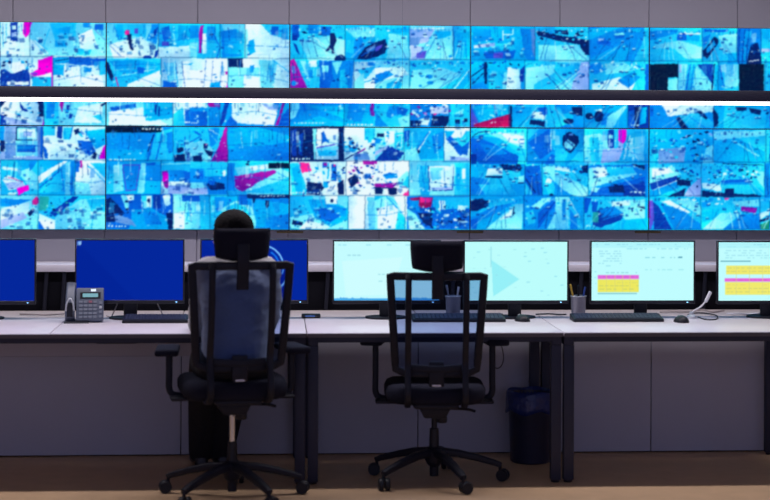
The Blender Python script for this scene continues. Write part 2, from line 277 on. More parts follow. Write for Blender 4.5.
# ------------------------------------------------------------------ the camera pictures on the video wall
ART = """
V 0 15 4.345
R c 0 25 462 182; R W 0 25 130 182; R d 46 30 75 112; R W 52 45 70 62; R l 50 75 72 95; L k 3 10 60 14 140; L C 3 28 40 24 120
P C 215 35 330 30 330 95 240 110; P k 240 60 310 50 300 80 250 90; R k 240 110 290 140; P W 340 90 400 60 430 150 350 150
R b 360 30 390 52; R B 410 40 450 65; L g 4 385 40 460 110; L C 4 215 60 190 130; P W 128 95 200 175 130 178; L W 5 150 110 210 170; L k 3 150 100 205 150
P m 104 26 140 30 130 75 112 98 100 80; P C 340 145 400 150 390 175 330 172
R W 0 178 230 345; P d 0 240 20 235 50 255 120 235 130 260 130 345 0 345; R w 30 290 125 305; P w 30 210 100 200 110 235 60 255; N kBng 1.2 5 182 165 235; E n 42 205 7 7
R C 140 270 225 345; P m 165 195 230 178 230 248 135 270 132 255 165 235
R W 228 178 462 345; P k 228 185 330 180 330 205 228 215; P B 300 180 460 190 460 215 300 225; P k 228 215 280 215 275 260 228 260; R C 430 200 462 260; P b 365 225 400 230 395 248 365 248; L n 3 240 200 300 190; L W 4 300 215 420 225; P W 228 262 440 262 460 345 228 345; L m 4 226 178 226 345; N kb .5 240 182 440 225
R W 0 345 190 480; P n 0 370 30 370 0 405; P n 165 370 195 372 200 440 170 440; P d 85 380 105 400 100 420 88 400; P d 0 430 50 450 40 480 0 480; P l 20 440 130 470 130 480 30 480; L w 8 20 420 190 480; N ndkw 1.3 10 372 170 440; P m 183 478 190 445 200 445 200 478
R C 190 345 255 480; P b 205 380 240 390 235 450 200 450; R c 255 345 462 480; P p 260 375 278 375 270 425 262 400; P d 290 390 305 390 300 415 290 415; P d 300 430 318 430 310 450 298 450; N dk .6 285 380 330 460; P W 340 400 450 380 440 470 320 470; P n 440 390 462 375 462 385 445 398; P C 400 440 440 430 450 470
V 100 15 4.35
R c 27 30 255 190; P C 60 40 200 38 200 100 130 90 75 110; R k 70 40 100 95; L B 3 62 50 80 108 110 100; P W 110 110 180 95 250 150 230 190 60 190 40 130; R n 118 85 138 110; R q 108 66 128 86; P n 125 105 140 110 138 135 148 150 142 158 130 150 122 125; R v 150 58 165 80; L g 3 30 120 90 180; L g 2 45 115 100 160; P b 225 40 260 40 245 130 205 110; P d 232 65 250 55 245 90 235 90
R C 255 30 435 135; P B 265 60 300 45 310 90 280 120; R k 340 45 430 110; P B 385 60 410 55 410 80 390 78; R v 425 90 435 160; L c 8 320 50 325 130; R v 270 115 300 135; N bkB .7 260 45 430 110; P W 255 140 435 132 435 190 240 190; P d 240 160 255 150 250 180 235 185; E d 205 184 20 9
R C 27 190 265 345; P k 40 200 150 195 265 210 265 260 90 250; P W 120 300 260 240 270 345 110 345; L B 2 40 220 260 215; L c 3 60 240 250 225; L W 3 90 265 240 235; P B 165 225 195 230 190 255 165 255; P n 27 200 40 210 60 270 50 290 27 240; L q 5 68 270 80 312
R W 265 190 435 345; P w 360 200 435 200 435 345 360 345; L k 4 280 205 300 290; L k 4 325 200 340 312; L g 3 355 200 370 312; P B 275 285 335 295 335 345 270 345; L k 3 360 215 430 210; P c 290 210 325 205 335 280 300 290; N kg .5 360 195 432 225
R c 27 345 318 480; P W 40 420 190 400 250 450 300 480 40 480; P B 45 400 155 385 155 400 50 418; N dC .8 50 390 150 412; R C 190 375 318 440; P k 190 410 318 400 318 450 200 460; R d 240 390 247 430; R d 255 395 260 440
R W 318 345 435 480; R B 370 410 435 480; P b 385 420 435 415 435 450 390 455; S 370 466 415; L k 3 330 400 345 440; P C 320 430 360 400 370 480 320 480; L n 4 5 395 27 378
V 190 15 4.352
R C 0 30 130 190; R b 0 45 40 100; P p 42 52 58 45 50 165 38 165; R W 55 80 72 165; R b 75 50 110 110; L B 5 100 80 130 140 115 190; P c 0 120 36 120 30 190 0 190
P c 130 30 240 30 240 90 200 60 150 70; P b 135 70 200 60 228 180 140 185; P k 150 100 210 100 225 170 150 170; R W 240 30 436 190; P C 300 30 436 30 436 110 350 85; R B 355 50 385 88; N Bb .8 330 45 430 80; P k 255 115 280 105 285 160 260 175 250 150; R c 235 60 250 190; N nb .4 20 45 110 90
R W 0 190 165 345; R w 0 240 165 345; L g 3 70 195 62 312; L g 3 100 200 92 312; L g 3 140 200 130 300; N kg .8 0 195 60 220; R p 155 245 163 260; P m 165 290 160 345 152 345; P b 90 295 130 290 140 345 85 345
R W 230 190 436 345; P c 167 228 300 228 300 345 167 345; P b 260 220 280 218 275 250 262 250; P c 300 195 380 200 360 345 310 345; P C 340 220 360 215 362 260 350 275; L k 3 360 195 436 250; P w 235 260 300 270 300 345 235 345; R n 167 190 230 228
R W 0 345 75 410; R B 0 410 75 485; R b 0 403 75 420; P b 75 400 130 395 140 485 80 485; P p 75 380 130 380 130 400 80 400; N BC .8 80 400 135 480; R b 130 345 436 485; P d 130 470 160 345 182 345 150 460 135 485; P W 185 345 350 345 380 430 365 480 180 470; P l 310 385 395 390 395 420 340 410; P k 395 345 436 345 436 485 370 485; P p 390 430 410 345 425 345 385 480 370 480; P B 400 440 436 400 436 485 385 485; P B 175 440 205 470 205 485 150 485; S 5 470 25
V 285 15 4.35
R C 22 30 262 197; P c 60 110 190 90 262 110 262 197 100 197; R B 30 42 60 100; R d 30 80 55 110; R b 100 42 150 80; R B 155 50 200 90; N Bdn .8 30 45 200 85; P n 195 80 215 78 225 110 212 140 215 165 205 165 200 145 180 160 176 155 195 130; P d 35 120 50 130 65 175 50 160
R k 262 30 435 197; P c 262 60 330 50 435 60 435 90 300 100; N Wk .6 330 50 430 90; P C 270 110 310 110 300 170 265 160; P b 300 110 330 90 350 140 300 190; P n 310 190 350 140 420 105 435 110 435 170 350 195; P g 350 150 410 120 400 150 360 165; L B 4 330 180 420 130; E n 240 190 25 16
R C 22 197 150 345; P p 22 197 40 190 95 312 100 345 22 345; E b 38 297 12 12; R b 90 240 120 270; R W 105 197 140 225; P c 65 200 90 200 110 300; R b 150 197 300 345; P B 150 205 205 200 205 290 150 280; R c 160 220 190 250; E B 195 270 15 15; P B 150 280 200 290 190 345 150 345; P C 240 240 260 235 280 345 240 345; P c 205 205 250 200 225 260; N dBW .6 210 230 300 310; P W 300 205 435 197 435 345 290 345; R b 360 205 395 222; P C 310 240 400 220 350 280; L k 4 330 300 435 260; P c 300 290 340 250 350 345 290 345
R b 22 345 258 487; P k 80 390 258 400 258 450; P c 22 345 70 345 60 410 40 450 22 455; P B 75 388 85 388 92 415 84 415; P k 22 480 150 440 258 470 258 487; R k 258 345 435 487; P b 280 345 370 345 330 470 270 450; R p 372 380 390 440; P W 390 345 412 345 400 430; P C 390 430 435 400 435 487 380 487; S 40 470 160; S 270 478 380
V 375 15 4.35
R C 0 40 150 198; P c 60 80 140 90 150 190 50 190; P k 60 60 150 55 150 75 60 80; N Wb .7 0 50 145 75; P n 0 120 45 105 55 135 40 170 0 185; P v 0 140 35 130 30 145 0 160
R c 150 40 340 198; P l 150 60 260 60 230 120 150 130; P g 150 100 200 95 190 130 150 135; P k 260 70 330 70 330 110 270 110; P c 220 120 330 90 330 198 200 198; P l 155 130 210 140 220 190 155 198; P v 180 165 225 155 215 188 180 185; N gkW .7 160 70 330 150; S 155 58 290; R C 340 40 415 198; L b 4 340 60 345 190; P k 350 80 410 70 410 180 360 190; N Wb .6 300 170 410 230
R c 0 198 150 345; P W 0 230 120 225 150 260 0 290; P b 0 260 60 240 80 260 0 300; P k 50 300 90 280 120 300 100 345 50 345; R C 150 198 415 345; P c 160 240 300 230 380 260 250 345 150 345; N bWkB 1.1 0 198 410 225; E b 235 268 15 10; E b 240 295 15 8; P k 340 345 400 230 412 280 370 345; L W 4 330 340 410 240; L b 3 380 340 412 300; N kb .3 10 240 300 320
R C 0 345 152 488; P b 60 400 90 390 110 420 70 450 50 440; P B 95 395 145 410 130 440 95 430; P b 0 420 60 488 0 488; P c 100 450 150 430 150 488 110 488; R b 152 345 330 488; N lpdW 2.2 155 388 325 440; P W 200 450 240 445 230 480 190 478; P l 240 400 320 395 320 430 240 430; N pqdW 1.5 235 388 325 435; R n 152 460 200 488; P n 250 440 320 440 320 488 240 488; N WbB 1.2 180 440 245 485; S 165 478 200; P C 325 440 390 400 415 390 415 488 310 488; R n 350 455 370 475; R n 385 450 400 465; P c 340 430 390 405 380 430
V 465 15 4.35
R k 25 40 305 205; P b 30 60 110 60 110 110 40 120; N BCb .9 30 55 240 110; L B 3 112 68 112 110; L W 4 165 65 165 110; L W 4 165 85 208 85 208 60; P C 60 130 200 120 220 150 100 160; P B 80 160 220 155 210 190 90 190; P v 125 165 165 163 165 188 125 188; P l 40 130 130 120 130 135 40 145; P b 240 60 305 60 305 200 260 190; P g 285 60 305 60 305 190 290 150; L C 3 230 150 270 195
R C 305 40 435 345; P n 310 68 435 90 435 120 400 110 315 90; N Wnb .8 312 62 435 110; P c 320 130 435 130 435 205 320 200
R k 25 205 262 345; N ndB 1.6 30 200 260 235; P C 110 250 200 240 180 345 100 345; P n 80 205 95 205 95 300 85 300; L n 4 30 300 80 255; L n 4 25 270 80 230; P c 170 250 240 230 240 345 160 345; P W 185 225 235 240 245 345 180 345; P d 240 240 260 220 255 290 240 290; N db .9 150 260 185 310; P b 25 310 80 290 120 345 25 345
P c 265 230 435 210 435 345 262 345; P C 300 300 435 230 435 345 300 345; P l 400 345 435 290 435 345; L k 3 300 330 435 260
R b 25 345 192 492; P k 40 395 130 390 135 440 60 470; P k 140 390 185 392 190 430 145 440; L d 5 128 390 138 445; P v 25 395 60 475 40 490 25 490; P r 40 475 195 430 198 488 40 490; R C 195 345 435 492; P k 200 400 290 400 280 470 200 488; P W 295 420 350 425 350 455 290 450; P n 285 455 350 462 345 485 280 475; P B 310 405 355 400 360 430 345 440; E n 428 460 18 30; P n 195 395 205 395 205 490 195 490
V 555 15 4.35
R C 0 40 148 205; P n 0 65 55 65 60 85 0 80; P n 0 85 148 110 148 175 120 170 110 130 0 110; N WCn 1 0 62 148 125; P c 0 130 100 130 148 190 148 205 0 205
R c 0 205 148 345; P C 0 205 110 210 105 235 0 310; P l 115 205 148 205 148 345 60 345; L b 4 0 320 108 235; L k 3 20 330 110 250
R b 148 40 408 200; P k 150 60 300 50 220 80 150 110; P B 180 115 215 100 245 120 240 135 190 130; P l 188 103 215 101 212 112 190 113; P B 255 90 305 85 300 100 260 105; P c 258 80 300 76 302 86 258 90; P k 150 190 300 120 330 150 300 200 150 200; P C 345 190 385 110 400 40 408 40 408 200 345 200; P c 390 40 406 40 400 180 385 190; L d 3 372 100 385 110; L k 4 335 190 370 100; P k 330 60 370 62 372 75 330 75
R C 148 200 408 345; P b 155 215 200 205 215 240 170 260; P c 215 210 300 205 350 240 220 260; N bWkB 1.3 150 205 385 260; P W 160 300 280 270 350 290 330 345 160 345; P b 270 285 330 250 370 270 320 320; N kC .6 160 260 380 320; P B 390 200 408 200 408 345 395 345
R b 0 345 127 493; P C 0 400 20 400 40 440 70 440 75 470 40 480 0 493; P k 30 430 60 425 80 440 70 470; E n 60 462 22 12; P n 70 400 120 400 120 440 80 430; N dn .7 60 396 125 440; R k 127 345 318 493; P C 130 470 200 460 220 493 130 493; E n 150 440 18 15; P b 205 420 240 430 240 470 200 480; E n 190 442 20 24; P W 165 415 200 408 205 420; P c 230 440 300 396 312 396 250 493 220 493; R d 318 345 408 493; P k 375 405 400 400 395 470 365 480; P B 320 420 345 410 350 493 320 493; P n 345 400 372 400 360 493 348 493; S 330 480 360
V 645 15 4.344
R C 0 50 16 212; R B 0 212 16 345; R C 20 50 248 212; P b 20 70 140 62 140 80 20 110; R B 140 85 200 110; P k 180 75 240 90 235 115 180 110; R W 145 78 242 84; P c 40 130 150 110 248 140 248 190 60 190; P C 20 150 120 140 200 212 20 212; N dW .8 140 80 245 108
R C 248 50 400 212; P c 320 90 400 80 400 160 340 170; P B 258 62 360 62 360 74 258 74; P n 250 155 300 97 320 102 318 125 270 190 255 180; P k 264 145 300 110 306 130 270 168; R k 360 165 400 212; P b 250 100 290 80 255 140
R b 400 50 505 212; P k 430 70 465 70 440 200 425 200; L d 4 410 62 405 212; L d 4 432 62 422 212; L d 4 452 62 440 200; P n 460 130 490 120 505 180 505 212 440 212; L w 4 450 202 495 195; R C 505 50 543 212; R l 505 145 543 160; P k 510 60 543 60 543 110 510 100
R C 20 212 545 345; R K 20 212 145 272; R K 20 272 100 345; P c 145 212 185 212 170 345 100 345 100 280 145 275; R l 147 214 158 250; L B 5 195 215 180 325; L b 5 212 215 200 325; P c 225 220 300 310 290 345 200 345 215 260; P d 225 215 295 212 295 300; L n 6 302 215 290 330; P k 300 220 330 220 340 345 310 345; L B 4 325 220 342 310; P c 345 215 405 215 405 310 345 320; R K 408 212 518 345
R b 20 345 300 497; P W 50 345 300 345 295 420 100 440; P n 135 450 150 440 190 497 160 497; P C 150 440 240 420 300 470 290 490 200 497; L b 4 190 440 260 490; P n 225 420 240 413 275 445 265 455; R B 20 400 35 440; R k 300 345 543 497; P C 350 345 525 345 525 497 340 497; P n 395 400 440 400 440 415 400 418; P n 450 403 505 413 500 435 460 425; N nW .5 440 398 540 430; P n 295 400 320 430 320 480 300 490
V 0 122 4.382
R l 0 18 188 164; R g 22 18 70 160; R b 0 18 20 80; R n 0 80 20 130; R c 70 20 165 150; L n 4 72 22 165 22 165 78 72 78 72 22; R W 80 30 155 70; R l 103 45 140 62; L g 3 100 44 142 44; R B 75 100 155 130; R b 75 106 150 118; L d 2 75 130 155 130; R g 165 20 178 155; R B 178 20 188 155; S 60 152 110
R W 188 18 460 164; R C 190 18 240 60; N kbn .8 190 20 240 60; P d 250 20 275 20 270 75 250 70; P C 278 25 320 25 305 78 275 75; L B 4 318 20 308 75; P k 370 40 460 30 460 100 420 120; P n 325 35 345 30 350 50 330 55; P B 340 80 400 85 420 130 390 150 345 110; N dgCn 1.6 335 40 425 130; P m 432 162 458 100 464 100 464 162; P n 395 160 415 130 425 140 420 162; P B 188 100 205 120 210 160 195 160; P W 215 90 320 90 340 160 220 162
R C 0 164 168 322; P k 70 165 168 165 120 240; L W 12 10 200 80 210 130 270; P W 10 250 40 230 100 260 115 285 40 300; P l 20 265 100 262 110 285 40 295; L q 3 35 240 100 262; P W 35 310 75 310 60 335 35 330; P c 80 220 130 200 168 240 168 300 130 290; P m 75 290 125 275 128 298 80 320; P b 130 170 168 170 130 215
R k 168 164 330 322; P W 168 235 280 170 300 170 170 270; P C 180 290 268 200 280 305 170 310; L B 4 268 205 280 305; L B 4 175 285 268 208; P c 285 180 325 165 310 322 285 322; P b 310 172 326 170 318 322 306 322; R W 330 164 464 322; P C 395 180 464 250 464 180; L k 4 385 190 464 265; P B 330 170 350 170 345 220 332 220; R p 350 168 360 200; P c 320 260 390 270 400 322 330 322; N bn .5 325 170 360 215
R c 0 322 168 470; P b 0 335 140 340 60 370 0 370; P W 0 380 130 350 130 400 0 440; P l 0 430 100 395 120 420 0 470; N bBk .7 0 335 90 375; P q 140 345 160 325 172 345 160 365 140 360; P n 120 400 145 375 150 395 130 415
R C 168 322 464 470; P t 170 325 215 330 210 380 170 390; P W 170 400 240 430 240 470 170 470; P d 215 400 320 325 345 330 240 415; P c 240 420 350 340 464 330 464 470 240 470; N ndCt 1.6 200 330 335 415; L W 4 400 400 464 400; L k 3 420 330 400 470; P B 170 430 195 470 170 470; P C 380 340 460 335 460 390 400 390; N tk .8 170 325 230 400
V 100 122 4.39
R b 25 18 320 174; R k 25 120 205 174; R b 25 45 215 120; R K 25 18 270 45; S 185 30 270; P C 240 50 320 25 320 174 210 174; L B 6 240 50 210 165; L B 5 275 50 245 165; P b 290 50 320 40 320 130 300 140; L n 4 235 55 210 130; L d 3 25 60 30 100; N bk .3 30 50 210 140; S 40 165 150
R C 320 18 439 174; P c 370 90 439 90 439 174 360 174; N kbB .6 330 25 439 90; P n 335 115 365 108 368 125 340 135; P n 325 145 370 140 375 174 325 174; L B 4 372 60 375 130; L B 4 375 130 430 90; E n 430 165 20 13; P g 380 140 420 130 415 174 380 174
R k 25 174 268 315; P c 60 190 95 185 105 300 60 312; P b 98 185 180 185 160 300 110 305; L v 4 98 188 115 302 158 298 175 188 98 188; P c 180 180 200 180 195 310 165 312; R b 200 185 268 260; P B 200 178 245 178 240 190 200 190; P k 205 260 268 260 268 315 200 315; L W 3 115 250 125 235; N gW .3 110 195 170 290; P C 25 200 60 190 60 315 25 315
R C 268 174 439 315; P W 268 262 439 262 439 315 268 315; R b 305 210 370 260; P p 272 215 300 215 300 290 285 290 275 260; R m 276 222 298 262; R B 372 220 400 268; R k 400 215 439 260; L c 6 270 185 439 180; P l 300 280 439 275 439 315 300 315; N Bb .7 300 205 439 255
R B 25 315 320 470; P k 140 385 240 385 300 420 310 470 130 470; P n 25 340 45 330 110 400 60 440 25 430; P g 60 400 140 430 160 460 70 440; P c 90 320 120 320 125 380 115 385; P W 115 320 150 318 150 345 125 345; P C 180 320 230 320 230 385 190 380; R W 205 325 225 375; R d 235 320 268 380; E n 213 345 6 10; P W 275 320 310 318 310 365 290 370; R n 25 390 50 440; S 35 458 110; P n 290 400 320 400 320 470 300 470; N ndB .8 60 330 180 430; P b 190 395 250 395 270 450 200 450
R c 320 315 439 470; R B 360 322 439 350; L k 4 400 380 385 400 380 430 405 440; L k 4 380 400 400 415; L g 3 395 385 400 440; P W 325 400 370 390 370 470 325 470
V 190 122 4.39
P c 0 95 60 80 100 120 90 174 0 174; P n 10 150 50 145 55 174 15 174; R n 60 95 80 116; P b 80 30 130 25 120 90 90 110; L W 3 85 30 130 60; L c 3 90 50 120 90; R q 64 96 74 104; P n 60 120 100 130 95 160 80 150; L B 4 0 90 50 60; N kB .6 0 28 80 90; P p 90 174 125 110 155 22 165 22 165 174
R b 165 18 436 170; P k 165 30 300 22 436 60 436 90 165 120; N kb .5 170 30 430 160; L b 3 380 60 390 130; P b 200 100 330 110 436 140 436 170 165 170; N bk .4 170 100 430 168
R b 0 176 165 318; R C 0 176 165 205; R B 30 215 60 250; P C 60 210 160 205 165 235 65 240; P c 0 265 70 265 80 318 0 318; P n 75 275 100 262 150 270 155 295 90 300; E B 95 262 15 18; P l 0 290 75 288 80 318 0 318; N bCW .7 0 205 165 260; E W 150 225 8 14
R C 165 172 436 318; P c 195 200 360 185 436 220 436 318 250 318; R b 165 180 195 300; L B 4 180 200 195 300; N n 1.8 200 174 260 192; P C 240 310 436 240 436 318; P p 195 238 365 212 380 215 378 225 360 232 235 303 215 300 198 285; P p 197 238 365 212 378 216 360 230 235 301 215 298; R K 345 180 436 205; P W 260 195 340 185 345 205 270 215; L b 3 380 220 436 250
R C 90 318 210 470; P b 110 330 160 330 150 380 115 400; P k 160 320 210 318 210 400 150 390; N bBk .8 95 320 205 390; R b 210 318 436 470; R n 250 318 436 335; P c 140 380 200 345 270 370 290 430 290 470 150 470; P C 160 375 200 355 250 375 280 470 170 470; R B 215 320 250 365; S 305 325 420; P k 280 340 436 360 436 420 300 470 280 400; P n 330 345 348 345 345 378 335 378; P n 275 335 285 335 283 355 276 355; P b 330 420 436 400 436 470 330 470
V 285 122 4.39
R n 20 20 258 174; P d 55 60 80 45 75 150 60 140; L C 3 65 80 70 130; P d 25 40 50 30 50 150 30 150; P c 120 28 138 28 134 165 128 165; P W 140 28 235 28 235 165 135 165; P c 140 110 235 105 235 120 140 125; P C 145 125 225 122 225 150 148 150; P B 158 50 170 40 178 60 195 95 180 85 160 95 165 70; L v 5 140 114 220 98; R n 238 20 258 174; R g 214 60 224 78; S 30 162 110
R W 258 20 439 174; R C 350 25 439 80; P B 375 95 410 88 430 95 420 105 385 105; P b 280 85 300 80 300 105 280 100; P k 262 105 330 115 300 135 262 130; N kbnC 1.2 262 70 439 140; L n 5 262 165 350 120; L p 4 320 140 350 115; P C 360 30 380 30 380 90 365 90; P g 300 145 360 135 380 174 300 174
R W 22 174 268 322; P C 22 180 60 180 100 318 30 322; P k 30 200 60 190 85 318 50 318; P q 62 178 105 178 115 215 75 225; R B 165 178 185 200; R B 205 185 225 260; R p 170 180 184 192; R q 212 184 224 196; L C 5 190 180 190 250; P n 95 265 160 270 170 290 150 320 95 318; P k 165 265 190 262 190 290 170 290; N ndkC 1.4 110 200 260 275; P w 180 290 220 275 235 290 220 318 180 315; P n 230 270 260 250 260 318 235 318; P w 110 225 160 220 165 255 120 255; S 30 310 150
R w 268 166 439 322; N npBdl 2.0 275 170 439 318; N ww 1.3 280 180 439 300; P n 275 250 310 230 325 260 290 290; P B 350 230 375 225 380 245 350 250; R n 400 280 439 300; P p 340 170 400 170 390 188 345 186
R c 20 322 275 470; P C 22 325 120 325 130 400 22 420; P k 100 340 180 340 275 380 275 430 200 460 130 420; R W 175 322 230 360; P B 145 380 190 375 260 400 200 440 150 420; P b 180 360 270 380 265 420 190 380; P W 100 430 200 460 180 470 60 470; E n 205 345 8 8; P n 35 430 80 440 75 455 30 450; N nB .7 35 425 110 465; L b 4 130 340 140 410; N bBc .7 130 380 265 450; L g 3 150 330 170 380
R w 278 322 352 470; R W 352 322 439 470; P c 360 330 439 330 439 470 370 470
V 375 122 4.39
R c 0 20 130 170; P W 40 40 85 40 85 90 50 110; R n 10 50 40 65; P b 0 70 30 75 20 95 0 95; P C 85 50 130 45 125 125 85 120; L W 4 95 60 120 55 115 115 95 110; P d 0 170 60 105 130 135 100 170 0 170; P l 0 130 60 100 55 115 0 150; N Wkb .8 0 35 60 100
R C 130 20 305 170; P k 200 45 300 35 305 160 170 165; P b 250 60 300 40 305 100 260 140; L W 7 175 150 240 40; L B 4 180 130 235 45; E n 190 130 8 8; P c 130 130 180 110 200 170 120 170; P B 130 40 150 35 150 80 130 90; L c 3 260 50 280 165; R W 305 20 418 170; P k 305 40 350 40 320 80; P B 310 75 330 60 375 100 390 130 375 150 340 105; P B 380 100 415 80 405 150 380 140; P C 340 70 380 70 400 40 418 40 418 80 380 110; P l 330 150 418 160 418 170 330 170
R w 0 170 150 325; N lBnb 1.2 0 210 105 270; P b 30 230 95 225 100 245 50 250; P C 110 270 150 230 150 290; P p 0 270 100 268 80 290 0 290; P n 0 285 100 290 95 318 0 315; R w 35 292 60 315; P q 120 322 150 295 150 322; P c 100 250 140 215 150 225 110 290; R p 0 170 8 185
R c 150 170 418 325; P C 185 190 240 190 240 322 200 322; L b 3 205 190 220 310; P W 235 195 345 192 340 300 240 298; L d 4 232 192 240 302 340 298 346 192; P c 240 200 300 200 290 250 250 260; R W 290 210 330 280; R C 350 180 418 322; R k 355 200 375 300; R W 382 205 398 250; L b 3 405 180 405 320; P l 245 288 338 285 340 296 245 297
R c 0 325 150 470; P W 10 380 90 360 120 470 10 470; P C 0 325 50 325 0 345; L b 5 50 325 130 415; L k 3 60 325 135 395; P W 80 325 140 325 150 470 135 430; P C 100 400 135 420 130 470 90 470
R B 140 328 418 470; P C 255 330 418 330 418 380 255 385; P r 150 335 195 332 255 332 245 375 195 380; P q 195 332 252 334 245 352 195 355; P c 140 380 175 400 220 470 150 470; P n 185 400 250 400 250 460 220 450; R W 280 345 310 385; L B 3 290 345 290 385; L B 3 300 345 300 385; N WnCb 2.6 235 370 415 465; N nd 1.2 200 380 410 460; P W 365 365 400 370 395 385 365 390; P b 150 345 190 345 195 390 160 390
V 465 122 4.39
R C 22 25 270 184; P c 100 50 260 45 265 120; P k 60 60 150 70 240 140 235 160 100 100; P B 25 70 80 75 235 150 230 184 60 184 25 130; P b 60 90 150 110 190 140 100 150; L b 4 30 70 110 50; L n 3 30 68 60 45 115 40; P W 150 45 258 60 260 100 200 90; R d 25 140 50 184; R B 240 75 258 80; R B 244 92 258 96; R B 240 105 252 109; N Cc .5 100 45 260 100; P C 235 150 270 140 270 184 230 184
R b 272 25 439 184; P B 275 90 370 30 378 130 330 165; P C 375 28 439 28 439 70 400 130 378 110; L W 3 378 35 378 125; P b 330 184 378 130 420 130 439 184; P C 275 30 330 28 275 80; P B 350 184 378 140 410 150 400 184; P d 415 120 439 70 439 120; E W 395 70 4 6
R k 22 184 265 318; P C 60 215 240 215 250 270 60 280; N nB 1.4 30 186 255 210; P n 150 186 245 190 245 215 170 210; P W 100 205 165 205 165 232 92 235; P n 88 236 165 237 165 246 88 244; P c 235 240 260 235 258 270 235 265; P b 25 240 90 250 150 318 25 318; P C 60 275 200 275 230 318 90 318; L n 4 235 268 258 268
R C 265 184 439 318; P B 262 190 330 190 340 318 300 318 262 260; N dbg .8 270 195 335 300; L n 5 265 250 310 310; P c 340 195 439 190 439 318 430 300 350 230; P C 345 240 400 310 345 318; P W 360 245 385 255 380 270 355 265; L b 4 370 240 439 318; N Wk .5 350 195 439 240; P k 340 250 365 318 340 318
R k 22 318 260 470; P C 100 340 230 330 180 380 60 400; P b 25 420 130 370 230 350 100 420 25 450; P n 25 345 70 335 105 345 100 370 50 390 25 390; P c 150 420 220 360 255 360 250 470 90 470; P W 150 430 210 380 200 420; L n 4 215 370 210 410; P B 25 430 60 420 50 470 25 470; N bC .5 100 325 250 370; E n 215 400 5 4
R b 255 318 439 470; P c 285 375 340 335 380 330 330 378; P C 265 400 300 385 310 440 280 450; N cBk 1 260 335 330 460; P B 320 400 385 340 400 360 320 470; L d 4 325 440 395 350; P c 395 400 439 340 439 470 360 470; P W 400 420 439 370 439 400; N Wb .6 390 330 439 380; E n 378 320 10 6
V 555 122 4.39
R k 0 28 128 184; P C 0 100 60 130 40 184 0 184; P n 35 60 65 42 105 65 105 90 70 140 55 130 30 100; P c 40 90 55 75 90 100 70 125 40 110; L n 3 50 80 85 112; P C 60 184 128 100 128 184; P g 60 52 80 50 78 60 62 60
R C 130 28 408 184; P c 130 60 200 50 230 100 180 184 130 184; P C 150 70 190 65 195 170 160 180; R c 200 60 232 120; R d 232 35 258 115; R c 236 60 254 75; R g 238 90 252 108; P l 210 120 300 110 280 170 200 182; P c 330 70 395 60 390 170 320 150; L C 6 345 60 350 170; P m 280 32 315 32 312 80 295 100 278 80; P l 278 85 300 95 300 110 280 110; L W 4 300 165 330 60; L W 4 310 90 370 170; L W 4 300 120 380 110; L k 3 165 70 185 170; N Ck .5 135 50 230 170
R k 0 188 148 326; N nBW 1.4 20 188 148 225; P n 115 190 145 190 145 225 120 220; P C 0 215 145 290 145 240 60 215; P c 0 215 145 290 145 326 60 326 0 260; P b 0 270 80 326 0 326; P W 0 195 60 200 70 222 0 210
R b 150 188 408 326; P c 150 200 330 195 360 230 150 290; P C 220 195 340 200 350 225 220 240; P W 160 200 225 200 230 235 180 245; P B 160 300 408 235 408 326 150 326; P d 300 280 408 260 408 326 300 326; P n 235 285 300 275 305 310 240 310; P c 150 285 195 290 180 310 150 300; P n 330 186 408 190 408 220; L c 3 340 195 408 215; S 330 308 390; N nd .8 240 275 320 312
R k 0 328 128 470; P c 0 330 60 330 100 400 120 470 0 470; P C 60 340 100 400 125 470 60 470; R b 30 340 45 430; P b 65 380 95 420 100 470 65 470; L W 4 60 335 110 420; L k 3 50 340 50 470; N kWb .6 0 335 40 400
R C 130 328 408 470; P c 230 350 400 340 400 420 310 430; P W 250 350 330 345 330 365 250 370; P k 300 430 408 420 408 470 290 470; P d 175 395 230 370 300 400 290 430 200 465 165 450; P b 190 380 260 370 300 400 210 420; P B 160 350 190 350 180 400 165 420; R t 165 395 190 440; L b 4 210 430 290 405; P n 330 380 345 375 340 400; P n 355 370 400 370 400 385; N nBc .9 280 340 400 400; P B 130 330 160 335 140 400 130 400; N bC .6 140 340 250 380; S 135 455 175
V 645 122 4.384
R C 0 30 14 184; R b 0 184 14 330; R k 0 330 14 470; R k 18 30 300 184; P g 60 120 180 110 170 175 60 182; P C 25 120 60 120 50 184 20 184; N ncBCl 2.4 20 42 290 105; N nCB 2 190 105 290 175; N Cb .6 30 110 190 175; P c 270 110 300 100 300 184 250 184
R C 300 30 525 184; P c 300 40 525 38 525 60 300 80; P k 310 90 400 70 525 130 525 184 300 184; P k 300 100 330 90 420 184 300 184; L c 5 380 80 500 150; P C 420 70 525 60 525 120
R C 18 186 245 328; P c 20 200 120 195 160 230 20 270; P W 30 205 110 200 130 220 30 240; P d 20 270 140 235 150 265 30 315; P b 20 300 140 260 150 285 60 328 20 328; P l 190 290 245 240 245 328 170 328; P n 140 250 200 260 200 280 140 280; N ndk 2 145 198 230 290; P n 100 328 180 290 170 328; L W 3 30 300 140 258
R C 247 182 522 328; N nWbB 2.2 250 190 480 252; L n 3 340 182 522 190; P W 250 265 330 275 340 305 250 290; P b 330 255 460 250 465 275 335 275; P B 330 255 460 250 455 262 340 268; P C 330 275 460 278 455 315 335 310; R n 350 292 390 318; P n 250 300 340 310 450 318 510 310 510 328 250 328; P c 480 210 522 220 522 290 490 250; N Wk .8 470 200 522 260; P k 465 270 522 300 522 328 460 310; R b 524 184 548 330
R k 18 330 245 472; P c 110 340 200 335 245 370 245 410; P C 60 345 110 340 245 420 245 450; P b 70 360 160 380 245 450 245 472 130 472; P W 75 350 110 343 200 395 190 400; P d 30 345 60 370 120 472 40 472; P v 18 340 35 345 40 420 25 472 18 472; R p 14 345 22 420; N kW .4 150 335 245 380
